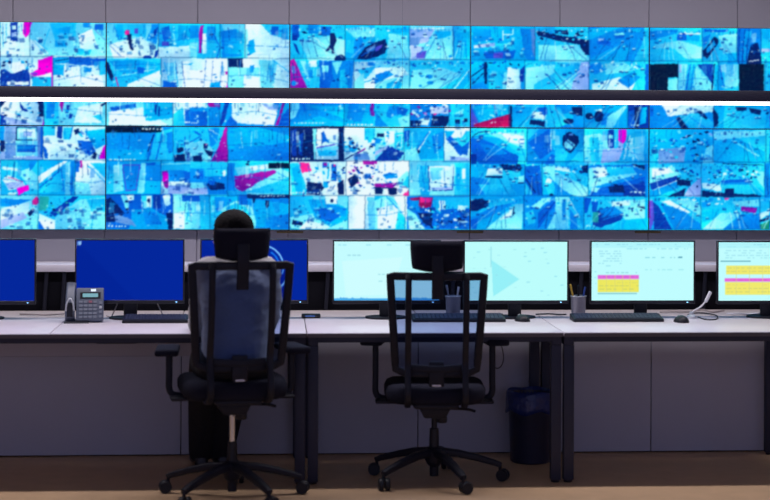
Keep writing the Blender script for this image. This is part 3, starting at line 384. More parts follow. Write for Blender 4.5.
R C 247 330 502 472; P k 250 390 330 375 320 420 250 440; P b 250 350 290 345 280 372 250 375; N bWC 1 250 332 380 370; P c 250 472 330 400 420 400 340 472; P b 340 472 420 405 502 400 502 472; P p 420 370 490 375 485 400 420 390; P q 345 330 372 330 362 341 350 341; P c 380 350 500 340 500 370 400 372; R C 502 330 548 472; P W 502 400 548 385 548 400 502 430; P n 502 430 548 415 548 425 502 440; P e 505 450 548 432 548 472 505 472
"""
def smooth_noise(h, w, cell, rng):
    g = rng.standard_normal((h//cell+3, w//cell+3)).astype(np.float32)
    y = np.arange(h)/cell; x = np.arange(w)/cell; iy, ix = y.astype(int), x.astype(int)
    ty, tx = (y-iy)[:, None], (x-ix)[None]; ty, tx = ty*ty*(3-2*ty), tx*tx*(3-2*tx)
    a, b, c, d = g[iy][:, ix], g[iy][:, ix+1], g[iy+1][:, ix], g[iy+1][:, ix+1]
    return (a*(1-tx)+b*tx)*(1-ty)+(c*(1-tx)+d*tx)*ty
WALL = Canvas(-85, 10, 870, 240, 2, PAL['C'])
WALL.run(ART)
# fine detail of the pictures: what stands in the rooms and streets they show
rng = np.random.default_rng(4)
TILES = """u1 0 o 30 o 106 o 158.6 h 220 h 245 h 290 s 345 s 409.5 s 453 s 470 o 535 s 589 s 649 s 702 s 737 h 761 o 790
u2 0 o 53 h 106 h 161 h 228 h 290 h 354 s 409.5 s 470 o 525 s 589 s 649 n 678 h 718 h 739 n 765 s 790
u3 0 o 44 h 106 h 173 h 220 h 290 h 344 h 410 o 449 o 470 h 509 s 584 s 628 s 649 s 714 s 790
l1 0 h 43 o 106 h 173 o 227.6 h 290 h 344 o 404 h 444 o 470 s 527 h 584 h 649 o 713 s 766 s 790
l2 0 h 38 h 75 h 106 h 161 o 227.6 h 290 o 346 o 409 h 470 s 525 s 542 s 588 s 649 s 701 s 765 s 790
l3 0 o 38 o 106 h 173 h 210 h 238 h 290 o 348 n 365 h 405 o 470 s 524 s 584 s 649 s 701 s 760 s 790"""
YR_ = dict(u1=(21.5, 56.3), u2=(56.3, 91), u3=(91, 125.6), l1=(125.8, 160), l2=(160, 195), l3=(195, 229.6))
DK, MD, LT = (16, 48, 145), (10, 100, 208), (215, 250, 255)
def ycorr(x, y): return y+x*.0087*(230-y)/208
WALL.view = (0, 0, 1)
def P4(x, y, w, h, sk=0): return [(x+sk, ycorr(x, y)), (x+w+sk, ycorr(x, y)), (x+w-sk, ycorr(x, y)+h), (x-sk, ycorr(x, y)+h)]
for row in TILES.split('\n'):
    t = row.split(); ya, yb = YR_[t[0]]; rr = random.Random(t[0])
    for k in range(1, len(t)-2, 2):
        xa, st, xb = float(t[k]), t[k+1], float(t[k+2]); w, h = xb-xa, yb-ya
        U = lambda a, b: rr.uniform(a, b)
        if st != 'n':
            gx_ = U(-.16, .16)                                   # one side of the view brighter than the other
            a0, a1, b0, b1 = int((xa+85)*2), int((xb+85)*2), int((ycorr(xa, ya)-10)*2), int((ycorr(xa, yb)-10)*2)
            sl = WALL.a[b0:b1, a0:a1]; q = np.linspace(-1, 1, sl.shape[1])[None, :, None]*gx_+np.linspace(-1, 1, sl.shape[0])[:, None, None]*U(-.12, .12)
            WALL.a[b0:b1, a0:a1] = sl*(1+q*np.array([1.5, 1, .35]))
        if st == 'o':                                            # desks, chairs, boxes
            for _ in range(int(w*h/130)):
                x, y = U(xa+1, xb-5), U(ya+h*.3, yb-4); ww, hh = U(1.5, 6.5), U(1, 4.5)
                WALL.poly(P4(x, y+hh*.7, ww, hh, U(-.6, .6)), DK, al=U(.3, .75)); WALL.poly(P4(x+U(-1, 1), y, ww*U(.5, 1), hh*.8, U(-1, 1)), rr.choice((LT, LT, MD)), al=U(.25, .65))
            for _ in range(int(w*h/95)):
                WALL.poly(P4(U(xa+1, xb-2), U(ya+h*.25, yb-2), U(.8, 2), U(.8, 1.8)), rr.choice((DK, DK, LT, MD)), al=U(.5, .95))
            for _ in range(4): x = U(xa+2, xb-3); WALL.line([(x, ycorr(x, ya)+U(1, 4)), (x+U(-1, 1), ycorr(x, ya)+h*U(.2, .4))], .7, MD, U(.4, .8))
        if st == 's':                                            # kerbs, lanes, cars, windows along the far side
            vx_, s0 = U(xa, xb), U(-1, 1)
            for _ in range(7):
                x = U(xa, xb); e = (x+(vx_-x)*U(.35, .8)); x, e = min(max(x, xa+.5), xb-.5), min(max(e, xa+.5), xb-.5)
                WALL.line([(x, ycorr(x, yb)-1), (e, ycorr(e, ya)+h*U(.25, .5))], U(.5, 1.1), rr.choice((LT, MD, DK)), U(.3, .7))
            for _ in range(int(w/5)):
                x, y = U(xa+1, xb-5), U(ya+h*.15, ya+h*.65); ww = U(2.2, 4.5)
                WALL.poly(P4(x, y+1, ww, 1.5), DK, al=U(.5, .85)); WALL.poly(P4(x+.4, y, ww*.7, 1.1, .3), rr.choice((LT, MD)), al=U(.5, .85))
            x = xa+1
            while x < xb-3:
                ww = U(.8, 2.4); WALL.poly(P4(x, ya+h*U(.06, .14), ww, U(1, 3)), rr.choice((DK, MD, MD, LT)), al=U(.3, .75)); x += ww+U(.4, 2.4)
        if st == 'h':                                            # door frames, wall edges, floor line, a few small things
            for _ in range(int(w/7)):
                x = U(xa+1, xb-2); y1_ = ycorr(x, ya)+h*U(.02, .2); y2_ = y1_+h*U(.25, .6)
                WALL.line([(x, y1_), (min(max(x+U(-2, 2), xa+.5), xb-.5), min(y2_, ycorr(x, yb)-1))], U(.5, 1.1), rr.choice((MD, DK, LT)), U(.35, .75))
            for _ in range(3):
                x = U(xa+1, xb-6); WALL.poly(P4(x, ya+h*U(.08, .3), U(2.5, 6), h*U(.18, .35), U(-.5, .5)), rr.choice((MD, LT, (60, 170, 240))), al=U(.3, .55))
            fl = ya+h*U(.5, .7); WALL.line([(xa+1, ycorr(xa, fl)), ((xa+xb)/2, ycorr(xa, fl-h*U(-.1, .15))), (xb-1, ycorr(xb, fl+h*U(-.1, .2)))], .8, MD, .5)
            for _ in range(int(w*h/110)):
                WALL.poly(P4(U(xa+1, xb-3), U(ya+h*.35, yb-3), U(1, 3), U(.8, 2.4), U(-.5, .5)), rr.choice((DK, MD, LT)), al=U(.35, .85))
        for (p_, q_) in (((xa, ya), (xa, yb)), ((xa, yb), (xb, yb))):
            WALL.line([(p_[0], ycorr(*p_)), (q_[0], ycorr(*q_))], .9, (10, 40, 110), .5)
_o = int(85*2); _q = int((290+85)*2); WALL.a[:, :_o] = WALL.a[:, _q:_q+_o]           # the columns running on past the frame
_e = int((770+85)*2); _n = WALL.a.shape[1]-_e; _q = int((471+85)*2); WALL.a[:, _e:] = WALL.a[:, _q:_q+_n]
H_, W_ = WALL.a.shape[:2]
yy, xx = np.mgrid[0:H_, 0:W_]
dx_ = smooth_noise(H_, W_, 5, rng)*.42+smooth_noise(H_, W_, 18, rng)*.4; dy_ = smooth_noise(H_, W_, 5, rng)*.38+smooth_noise(H_, W_, 18, rng)*.3
keep = np.ones((H_, 1), np.float32)
WALL.a = WALL.a[np.clip((yy+dy_).round().astype(int), 0, H_-1), np.clip((xx+dx_).round().astype(int), 0, W_-1)]
lum = 1+.015*smooth_noise(H_, W_, 4, rng)+.03*smooth_noise(H_, W_, 16, rng)
WALL.a = WALL.a*lum[..., None]
WALL.a[..., 0] += 5*smooth_noise(H_, W_, 9, rng)
def blur(a, n):
    for _ in range(n):
        q = np.pad(a, ((1, 1), (1, 1), (0, 0)), mode='edge'); a = (q[:-2, 1:-1]+q[2:, 1:-1]+q[1:-1, :-2]+q[1:-1, 2:]+a)/5
    return a
base = WALL.a.copy()
for k, gain, sx, sy in ((3, .20, 37, 11), (4, .18, 91, 29)):      # small furniture, kerbs, windows: fine structure inside every picture
    sm = blur(base, k)[::k, ::k]; sm = np.tile(sm, (k+1, k+1, 1)); sm = np.roll(sm, (sy, sx), (0, 1))[:H_, :W_]
    hp = (sm-blur(sm, 14)).mean(axis=2, keepdims=True)
    WALL.a = WALL.a+gain*hp*np.array([.9, 1., .55])
shade = 1+.05*smooth_noise(H_, W_, 60, rng)[..., None]*np.array([1.2, 1, .3])           # uneven light inside the rooms shown
WALL.a = WALL.a*shade
lumi = WALL.a.mean(axis=2, keepdims=True)
WALL.a = np.where(lumi > 195, WALL.a+(lumi-195)*.35, WALL.a)
WALL.a[..., 0] -= 10; WALL.a[..., 2] += 6
WALL.a = np.clip(WALL.a, 0, 255)
_mag = (WALL.a[..., 0:1] > WALL.a[..., 1:2]+40)
WALL.a = np.where(_mag, WALL.a, WALL.a*.9+np.array([50, 212, 252])*.1)
WALL.soften(4)
# ------------------------------------------------------------------ materials
M = dict(
    wall=mat('grey_wall_panels', (.265, .258, .315, 1), .6, noise=.05, nscale=3),
    side=mat('plain_grey_wall', (.34, .32, .36, 1), .7, noise=.05, nscale=3),
    ceil=mat('white_ceiling', (.55, .53, .56, 1), .8, noise=.04, nscale=4),
    floor=mat('brown_floor', (.57, .385, .225, 1), .55, noise=.14, nscale=9, bump=.05, bscale=40),
    cab=mat('grey_cabinet_panel', (.50, .51, .60, 1), .5, noise=.06, nscale=2.5),
    cabtop=mat('beige_cabinet_top', (.52, .46, .46, 1), .45, noise=.05, nscale=6),
    dark=mat('black_back_board', (.006, .006, .010, 1), .8, spec=.08),
    counter=mat('pale_counter', (.70, .67, .76, 1), .35, noise=.04, nscale=5),
    desk=mat('white_desktop', (.74, .69, .76, 1), .35, noise=.03, nscale=8),
    edge=mat('shaded_desk_edge', (.10, .085, .10, 1), .5),  # shade on the upright desktop edge, put into its colour
    steel=mat('navy_steel', (.024, .027, .055, 1), .5, noise=.1, nscale=20, spec=.35),
    tray=mat('grey_tray', (.46, .46, .55, 1), .6),
    black=mat('black_plastic', (.010, .011, .019, 1), .45, noise=.2, nscale=40, spec=.35),
    gloss=mat('gloss_black_plastic', (.010, .010, .015, 1), .18),
    lampbody=mat('glow_tinted_housing', (.006, .006, .022, 1), .5),  # black housing, the camera's blue glow mixed into its colour
    bezel=mat('black_bezel', (.006, .006, .010, 1), .35),
    fabric=mat('black_chair_fabric', (.012, .013, .026, 1), .9, noise=.3, nscale=200, bump=.2, bscale=400, spec=.15),
    frame=mat('navy_black_nylon', (.008, .009, .020, 1), .5, noise=.15, nscale=60, spec=.3),
    chrome=mat('chrome', (.75, .75, .80, 1), .18, metal=1.),
    net=mesh_fabric('chair_netting', (.68, .77, .94, 1), .12),
    key=mat('dark_blue_grey_keys', (.018, .026, .062, 1), .55, noise=.2, nscale=80),
    phone=mat('slate_phone_plastic', (.10, .12, .17, 1), .4, noise=.05, nscale=30),
    phonekey=mat('grey_phone_keys', (.18, .205, .26, 1), .4),
    silver=mat('silver_plastic', (.55, .58, .64, 1), .3, metal=.4),
    cup=mat('grey_cup_mesh', (.26, .25, .30, 1), .5, noise=.15, nscale=120),
    white=mat('white_plastic', (.75, .73, .78, 1), .35),
    cable=mat('black_cable', (.015, .015, .02, 1), .5),
    beigecable=mat('grey_cable', (.32, .27, .27, 1), .6),
    bin=mat('navy_bin', (.010, .014, .045, 1), .35, noise=.2, nscale=20),
    liner=mat('blue_plastic_liner', (.012, .028, .16, 1), .22, noise=.4, nscale=30, bump=.9, bscale=28),
    brass=mat('brown_sticker', (.16, .11, .05, 1), .6),
    shirt=mat('pale_grey_shirt', (.60, .585, .61, 1), .85, noise=.12, nscale=12, bump=1., bscale=11),
    trousers=mat('black_trousers', (.008, .008, .012, 1), .9, bump=.3, bscale=25),
    shoe=mat('black_shoe', (.010, .010, .014, 1), .4),
    skin=mat('skin', (.56, .34, .27, 1), .5, noise=.08, nscale=25),
    hair=mat('dark_hair', (.006, .005, .007, 1), .7, noise=.4, nscale=60, bump=.35, bscale=90, spec=.12),
    eye=mat('eye_white', (.75, .73, .72, 1), .25), iris=mat('dark_iris', (.03, .02, .015, 1), .2),
    lip=mat('lips', (.42, .20, .18, 1), .5),
    pen_y=mat('yellow_pen', (.75, .48, .06, 1), .4), pen_b=mat('blue_pen', (.03, .08, .4, 1), .4), pen_g=mat('grey_pen', (.3, .33, .4, 1), .4),
    red=mat('red_key', (.28, .10, .14, 1), .4),
    wall_screen=screen_mat('video_wall_picture', 1.0), desk_screen=screen_mat('monitor_picture', 1.0),
    strip=emis('lamp_diffuser', (1, .93, 1, 1), 2.6), ceil_strip=emis('ceiling_lamp_diffuser', (1, .93, .97, 1), 5.0),
    hubglint=emis('dim_blue_glint', (.10, .22, .7, 1), .8),  # glint on the hub, given a faint glow of its own
    led=emis('blue_led', (.25, .6, 1, 1), 2.5), lcd=emis('phone_display', (.25, .52, .62, 1), .8), lit=emis('phone_lamp', (.75, .85, 1, 1), 1.2),
)
YW = 9.92          # back wall
YV = 9.885          # picture plane of the video wall
YF, YB = 8.48, 9.27   # desk front and back edge
DZ = .74
# ------------------------------------------------------------------ room
o = obj('floor', box(-4.6, 5.2, -1, 10.02, -.1, 0), M['floor']); struct(o)
o = obj('ceiling', box(-4.6, 5.2, 2.5, 10.02, 2.9, 3.0), M['ceil']); struct(o)
o = obj('wall_left', box(-4.6, -4.5, 2.5, 10.02, 0, 2.9), M['side']); struct(o)
o = obj('wall_right', box(5.1, 5.2, 2.5, 10.02, 0, 2.9), M['side']); struct(o)
x_a = wx(105.7, 15, YW); x_b = wx(648.8, 15, YW); step = (x_b-x_a)/6
seams = [x_a+step*k for k in range(-8, 15)]
prof = []                                   # cladding: one sheet with a recessed joint at every seam
for x in seams:
    if -4.45 < x < 5.05: prof += [(x-.0035, YW), (x-.0025, YW+.008), (x+.0025, YW+.008), (x+.0035, YW)]
prof = [(-4.5, YW)]+prof+[(5.1, YW)]
bm = bmesh.new()
lo = [bm.verts.new((x, y, 0)) for x, y in prof]; hi = [bm.verts.new((x, y, 2.9)) for x, y in prof]
lo2 = [bm.verts.new((x, 10.02, 0)) for x in (-4.5, 5.1)]; hi2 = [bm.verts.new((x, 10.02, 2.9)) for x in (-4.5, 5.1)]
for i in range(len(prof)-1): bm.faces.new((lo[i], lo[i+1], hi[i+1], hi[i]))
bm.faces.new(lo[::-1]+[lo2[0], lo2[1]]); bm.faces.new(hi+[hi2[1], hi2[0]])
bm.faces.new((lo2[0], lo2[1], hi2[1], hi2[0])); bm.faces.new((lo[0], hi[0], hi2[0], lo2[0])); bm.faces.new((lo[-1], lo2[1], hi2[1], hi[-1]))
struct(obj('wall_back', bm, M['wall']))

# ------------------------------------------------------------------ video wall: 5 x 2 displays
vx0, vx3 = wx(106, 126, YV), wx(649, 128.5, YV); VW = (vx3-vx0)/3
z_top, z_mid, z_bot = wz(385, 24.9, YV), wz(385, 127.3, YV), wz(385, 230.2, YV)
rows = [(z_mid, z_top), (z_bot, z_mid)]
VL = {(0, 0): 'upper row video wall display at the far left, shop floor pictures with magenta patches',
      (0, 1): 'lower row video wall display at the far left, store pictures with a pink bin',
      (1, 0): 'upper row video wall display above the seated person, person walking over a white floor',
      (1, 1): 'lower row video wall display behind the seated person, with a big purple wedge shape',
      (2, 0): 'upper row video wall display in the centre, walking figure beside a dark parked car',
      (2, 1): 'lower row video wall display left of the empty chair, crowded white offices and dark doorway',
      (3, 0): 'upper row video wall display, boat-like counter at left and blue car park at right',
      (3, 1): 'lower row video wall display above the centre white monitor, blue streets and a magenta strip',
      (4, 0): 'upper row video wall display at far right with black blank tiles along its lower part',
      (4, 1): 'lower row video wall display at far right, rooftops and car parks from above'}
for c in range(5):
    for r in range(2):
        xa, xb = vx0+VW*(c-1), vx0+VW*c; za, zb = rows[r]
        t = thing('video_wall_display', VL[(c, r)], 'screen', ((xa+xb)/2, YW, za), 0, 'displays of the video wall')
        W, H, g = xb-xa, zb-za, .0026
        bm = bmesh.new()
        for a in ((-W/2, -W/2+g, 0, H), (W/2-g, W/2, 0, H), (-W/2+g, W/2-g, 0, g), (-W/2+g, W/2-g, H-g, H)):
            box(a[0], a[1], YV-YW-.002, -.005, a[2], a[3], bm=bm)
        box(-W/2+g, W/2-g, YV-YW+.004, -.005, g, H-g, bm=bm)
        obj('bezel', bm, M['bezel'], t)
        nu, nv = 250, 142
        gx, gz = np.meshgrid(np.linspace(xa+g, xb-g, nu+1), np.linspace(zb-g, za+g, nv+1))
        D = gx*ST+YV*CT; L = gx*CT-YV*ST; u = F*L/D; v = F*(HC-gz)/D
        cols = WALL.sample(PX+u-ROLL*v, PY+v+ROLL*u)
        s = picture_mesh('screen', W-2*g, H-2*g, nu, nv, cols, M['wall_screen'], t)
        s.location = (-W/2+g, YV-YW, g)
# three little stickers on the cladding under the displays
for px, tx in ((290, 'tiny brown sticker on the wall strip right of the seated person'), (470, 'tiny brown sticker on the wall strip above the centre white monitor'), (648, 'tiny brown sticker on the wall strip above the yellow-table monitor')):
    p = wp(px, 232.2, YW-.004)
    tag(obj('sticker', box(p.x-.075, p.x+.075, YW-.003, YW-.0001, p.z-.006, p.z+.006, .001, 1), M['brass']), tx, 'sticker', 'stickers under the video wall')

# long lamp hanging in front of the upper displays
YL = 9.55
xl, xr = wx(-60, 95, YL), wx(850, 100, YL)
zt, zm, zd = wz(385, 88.3, YL), wz(385, 99.5, YL), wz(385, 103.0, YL)
t = thing('linear_pendant_lamp', 'long black linear lamp with glowing white underside crossing the upper displays', 'lamp', ((xl+xr)/2, YL, zd))
h = (xr-xl)/2
obj('lamp_housing', box(-h, h, 0, .07, zm-zd, zt-zd, .004, 2), M['lampbody'], t)
obj('diffuser', box(-h+.01, h-.01, .004, .066, 0, zm-zd, .006, 2), M['strip'], t)
for x in (-h+.3, 0, h-.3):
    obj('suspension_wire', tube([(x, .035, zt-zd-.002), (x, .035, 2.9-zd)], .0005, 6, 0), M['steel'], t)

# ------------------------------------------------------------------ low cabinets behind the desks, raised counter behind them
YC = 9.32
cx = [wx(p, 410, YC) for p in (-56, 181, 418, 651, 886)]
CL = ['grey low cabinet under the left desk behind the phone', 'grey low cabinet behind the seated person', 'grey low cabinet behind the empty chair', 'grey low cabinet under the right desk']
for k in range(4):
    x0, x1 = cx[k]+.002, cx[k+1]-.002
    t = thing('low_cabinet', CL[k], 'cabinet', ((x0+x1)/2, YC, 0), 0, 'low cabinets behind the desks'); w = (x1-x0)/2
    obj('cabinet_body', box(-w, w, .02, .33, .025, .715), M['dark'], t)
    obj('front_panel', box(-w, w, 0, .018, .007, .71, .002, 1), M['cab'], t)
    obj('plinth', box(-w, w, .03, .31, 0, .025), M['dark'], t)
    obj('cabinet_top', box(-w, w, 0, .33, .715, DZ-.002, .003, 1), M['cabtop'], t)
YR = 9.66
zc1, zc0 = wz(300, 264.6, YR), wz(300, 271.8, YR)
x0, x1 = -2.9, 3.6
t = thing('raised_counter', 'long pale counter running behind all the monitors, black board below it', 'counter', ((x0+x1)/2, YR, 0)); w = (x1-x0)/2
obj('counter_top', box(-w, w, 0, YW-YR-.002, zc0, zc1, .004, 2), M['counter'], t)
obj('back_board', box(-w, w, .03, .05, 0, zc0), M['dark'], t)
for px in (44, 62, 326, 452, 580, 704):
    x = wx(px, 290, YR)-(x0+x1)/2
    obj('bracket', sweep([(x, .015, DZ), (x+.012, .018, zc0)], rrect(.022, .018)), M['frame'], t)

# ------------------------------------------------------------------ desks
jx = [wx(p, 333, YF) for p in (-205, 307, 564, 820)]
DL = ['long white-topped desk at the left carrying the phone, in front of the seated person', 'white-topped desk behind the empty chair', 'white-topped desk at the right with microphone and pen cup']
for k in range(3):
    x0, x1 = jx[k]+.0025, jx[k+1]-.0025; w = (x1-x0)/2
    t = thing('desk', DL[k], 'desk', ((x0+x1)/2, YF, 0), 0, 'row of desks'); d = YB-YF
    if k == 0:                               # the long desk has two tops side by side
        m_ = wx(49, 333, YF)-(x0+x1)/2
        obj('desktop', box(-w, m_-.0025, .002, d, DZ-.022, DZ, .003, 2), M['desk'], t); obj('desktop', box(m_+.0025, w, .002, d, DZ-.022, DZ, .003, 2), M['desk'], t)
    else: obj('desktop', box(-w, w, .002, d, DZ-.022, DZ, .003, 2), M['desk'], t)
    obj('front_edge_shade', box(-w, w, 0, .002, DZ-.022, DZ-.004), M['edge'], t)  # thin strip painted dark where the desktop front gets no light
    bm = bmesh.new()
    for y in (.03, d-.07): box(-w+.05, w-.05, y, y+.04, DZ-(.05 if y < .1 else .065), DZ-.022, .003, 1, bm)
    for x in (-w+.003, w-.053): box(x, x+.05, .03, d-.03, DZ-.066, DZ-.022, .003, 1, bm)
    obj('frame', bm, M['steel'], t)
    for sx in (-1, 1):
        for y in (.03, d-.055):
            x = sx*(w-.029)
            l = obj('leg', box(x-.0255, x+.0255, y, y+.05, .012, DZ-.066, .004, 2), M['steel'], t)
            obj('foot', lathe([(.02, 0), (.022, .003), (.022, .012)], 14, center=(x, y+.025)), M['black'], l)
    if k == 0: obj('cable_tray', box(-w+.08, w-.08, d-.10, d-.015, .545, .64, .004, 1), M['tray'], t)
for px, lab in ((117, 'small dark cable box under the left desk'),):
    p = wp(px, 342, 8.75)
    tag(obj('cable_box', box(p.x-.10, p.x+.10, 8.7, 8.8, DZ-.075, DZ-.0225, .006, 2), M['black']), lab, 'box')

# ------------------------------------------------------------------ monitors
YM = 9.14
def mon_canvas(w, h, base): return Canvas(0, 0, w, h, 2, base)
def mon_blue(icon):
    c = mon_canvas(108, 60, (3, 36, 152))
    c.view = (0, 0, 1); c.poly([(0, 0), (108, 0), (108, 60), (60, 60)], (4, 39, 156))
    if icon == 1:
        c.poly([(1.5, 1), (4.5, 1), (4.5, 3.8), (3, 5), (1.5, 3.8)], (150, 205, 255))
    if icon == 2:
        cx_, cy_ = 62.5, 26.5
        for r0, r1, a0, a1, col in ((20.5, 22.2, -80, 20, (120, 190, 255)), (16, 18, -60, 5, (20, 110, 230)), (26.5, 28.5, 0, 50, (150, 205, 255)), (9, 12, -90, 20, (15, 90, 220))):
            pts = []
            for k in range(13):
                a = math.radians(a0+(a1-a0)*k/12); pts.append((cx_+r1*math.cos(a), cy_+r1*math.sin(a)))
            for k in range(12, -1, -1):
                a = math.radians(a0+(a1-a0)*k/12); pts.append((cx_+r0*math.cos(a), cy_+r0*math.sin(a)))
            c.poly(pts, col)
    return c
def text_rows(c, x0, x1, ys, col, rnd, fillp=.75, hgt=.8):
    for y in ys:
        x = x0+rnd.uniform(0, 2)
        while x < x1:
            w = rnd.uniform(1.5, 6)
            if rnd.random() < fillp: c.poly([(x, y), (min(x+w, x1), y), (min(x+w, x1), y+hgt), (x, y+hgt)], col)
            x += w+rnd.uniform(1, 2.5)
def mon_white(kind):
    rnd = random.Random(kind*11+3)
    c = mon_canvas(108, 60, (176, 250, 255)); c.view = (0, 0, 1)
    pale = (150, 226, 240); mid = (120, 205, 226)
    if kind == 4:
        c.poly([(0, 0), (108, 0), (108, 60), (0, 60)], (196, 252, 255)); c.poly([(8, 20), (70, 16), (60, 54), (12, 56)], (206, 253, 255))
        text_rows(c, 13, 35, [13.6], (150, 214, 228), rnd); text_rows(c, 44, 52, [33, 40], (160, 222, 232), rnd); text_rows(c, 4, 104, [3], pale, rnd, .4)
        for x in range(0, 108, 3): c.poly([(x, 58.2-rnd.uniform(0, 1.6)), (x+3, 58), (x+3, 60), (x, 60)], (70, 170, 235))
        
    if kind == 5:
        c.poly([(0, 0), (108, 0), (108, 60), (0, 60)], (188, 253, 252)); c.poly([(28, 18), (58, 38), (30, 56)], (150, 240, 248))
        c.poly([(28, 18), (58, 38), (58, 39), (28, 19)], (176, 250, 250)); c.line([(27.5, 5), (27.5, 26)], .8, (150, 225, 235))
        for k in range(34):
            x, y = rnd.uniform(4, 104), rnd.uniform(4, 55); c.poly([(x, y), (x+rnd.uniform(1.5, 5), y), (x+3, y+.8), (x, y+.8)], rnd.choice([pale, (165, 235, 240)]))
    if kind in (6, 7):
        c.poly([(0, 0), (108, 0), (108, 60), (0, 60)], (192, 253, 255)); c.poly([(0, 0), (108, 0), (108, 6), (0, 6)], (178, 246, 252))
        text_rows(c, 3, 104, [2, 4.4], pale, rnd, .5)
    if kind == 6:
        text_rows(c, 7, 32, [9, 11.5, 14, 16.5, 19, 21.5, 24], (156, 224, 240), rnd, .8); text_rows(c, 36, 102, [6.5], pale, rnd, .4)
        text_rows(c, 56, 92, [15.6], (136, 214, 228), rnd); c.poly([(92, 15), (96, 15), (96, 16.6), (92, 16.6)], (90, 160, 185)); text_rows(c, 50, 100, [28], (160, 232, 240), rnd, .6)
        text_rows(c, 7, 48, [31], (150, 215, 225), rnd); c.poly([(6.5, 34), (50, 34), (50, 37.9), (6.5, 37.9)], (228, 108, 220)); text_rows(c, 7, 49, [35.4], (200, 84, 196), rnd)
        c.poly([(6.5, 38.4), (50, 38.4), (50, 51.5), (6.5, 51.5)], (236, 232, 96))
        for y in (41.4, 44.6, 48): text_rows(c, 7, 50, [y], (206, 214, 110), rnd)
        for x in (16, 25, 33, 41): c.line([(x, 34), (x, 51.5)], .5, (214, 214, 130))
        c.poly([(6.5, 52.6), (48, 52.6), (48, 53.6), (6.5, 53.6)], (120, 190, 195)); text_rows(c, 2, 5, range(30, 46, 3), pale, rnd)
    if kind == 7:
        text_rows(c, 6, 100, [8, 10.5, 13, 15.5], (160, 228, 240), rnd, .6); c.poly([(2, 19), (34, 19), (34, 19.9), (2, 19.9)], (90, 160, 180))
        c.poly([(8, 24), (100, 24), (100, 33), (8, 33)], (240, 234, 110)); text_rows(c, 8, 100, [26, 29.5], (210, 214, 120), rnd)
        c.poly([(6.5, 37), (100, 37), (100, 40.6), (6.5, 40.6)], (230, 108, 220)); text_rows(c, 7, 99, [38.4], (204, 84, 196), rnd)
        c.poly([(7, 41), (100, 41), (100, 54), (7, 54)], (240, 234, 110))
        for y in (43.4, 47, 50.6): text_rows(c, 8, 100, [y], (212, 216, 120), rnd)
        for x in (19, 33, 47, 61, 75, 89): c.line([(x, 24), (x, 54)], .5, (216, 216, 140))
    return c
MON = [(-73, 36, 238.6, 304.6, 0, 'monitor with plain blue screen at the far left edge'),
       (75, 184.5, 239, 303.8, 1, 'monitor with blue screen standing behind the desk phone'),
       (200.2, 308.4, 239, 303.8, 2, 'monitor with blue screen and pale arcs in front of the seated person'),
       (332.8, 441, 240, 304, 4, 'monitor with blank white screen left of the empty chair headrest'),
       (463.6, 568.8, 240.3, 304, 5, 'monitor with pale cyan screen right of the empty chair, behind the mouse'),
       (590.4, 695.3, 240.5, 304, 6, 'monitor showing a small yellow and pink table, right of the pen cup'),
       (717.4, 822, 240.8, 304.2, 7, 'monitor showing a wide yellow and pink table at the right edge')]
for xa, xb, ya, yb, kind, lab in MON:
    P0, P1 = wp(xa, ya, YM), wp(xb, ya, YM); zb = wz((xa+xb)/2, yb, YM)
    W, H = P1.x-P0.x, P0.z-zb; mx = (P0.x+P1.x)/2
    t = thing('monitor', lab, 'monitor', (mx, YM, DZ), 0, 'monitors on the desks'); z0 = zb-DZ
    bz, bb = .008, .019
    bm = box(-W/2, W/2, .010, .030, z0, z0+H, .004, 2)
    box(-W/2+.04, W/2-.04, .028, .052, z0+.03, z0+H-.05, .010, 2, bm)
    obj('casing', bm, M['black'], t)
    bm = bmesh.new()
    for a in ((-W/2, -W/2+bz, z0, z0+H), (W/2-bz, W/2, z0, z0+H), (-W/2+bz, W/2-bz, z0, z0+bb), (-W/2+bz, W/2-bz, z0+H-bz, z0+H)):
        box(a[0], a[1], 0, .0115, a[2], a[3], .0015, 1, bm)
    obj('bezel', bm, M['gloss'], t)
    sw, sh = W-2*bz, H-bz-bb
    cv = mon_blue(kind) if kind < 3 else mon_white(kind); cv.soften(2)
    nu, nv = (60, 34) if kind < 2 else (216, 120)
    gx, gy = np.meshgrid(np.linspace(0, 108, nu+1), np.linspace(0, 60, nv+1))
    s = picture_mesh('screen', sw, sh, nu, nv, cv.sample(gx, gy), M['desk_screen'], t); s.location = (-W/2+bz, .004, z0+bb)
    obj('stand_neck', sweep([(0, .055, .008), (0, .06, .10), (0, .05, .22)], rrect(.07, .022, .008)), M['black'], t)
    obj('stand_base', plate([(.11*math.cos(a)*(1 if abs(math.cos(a)) < .9 else 1), .05+.085*math.sin(a)) for a in [2*PI*k/28 for k in range(28)]], 0, .011, .003, axis='z'), M['black'], t)
    obj('power_light', box(W/2-.045, W/2-.037, -.0012, .001, z0+.007, z0+.011), M['led'], t)
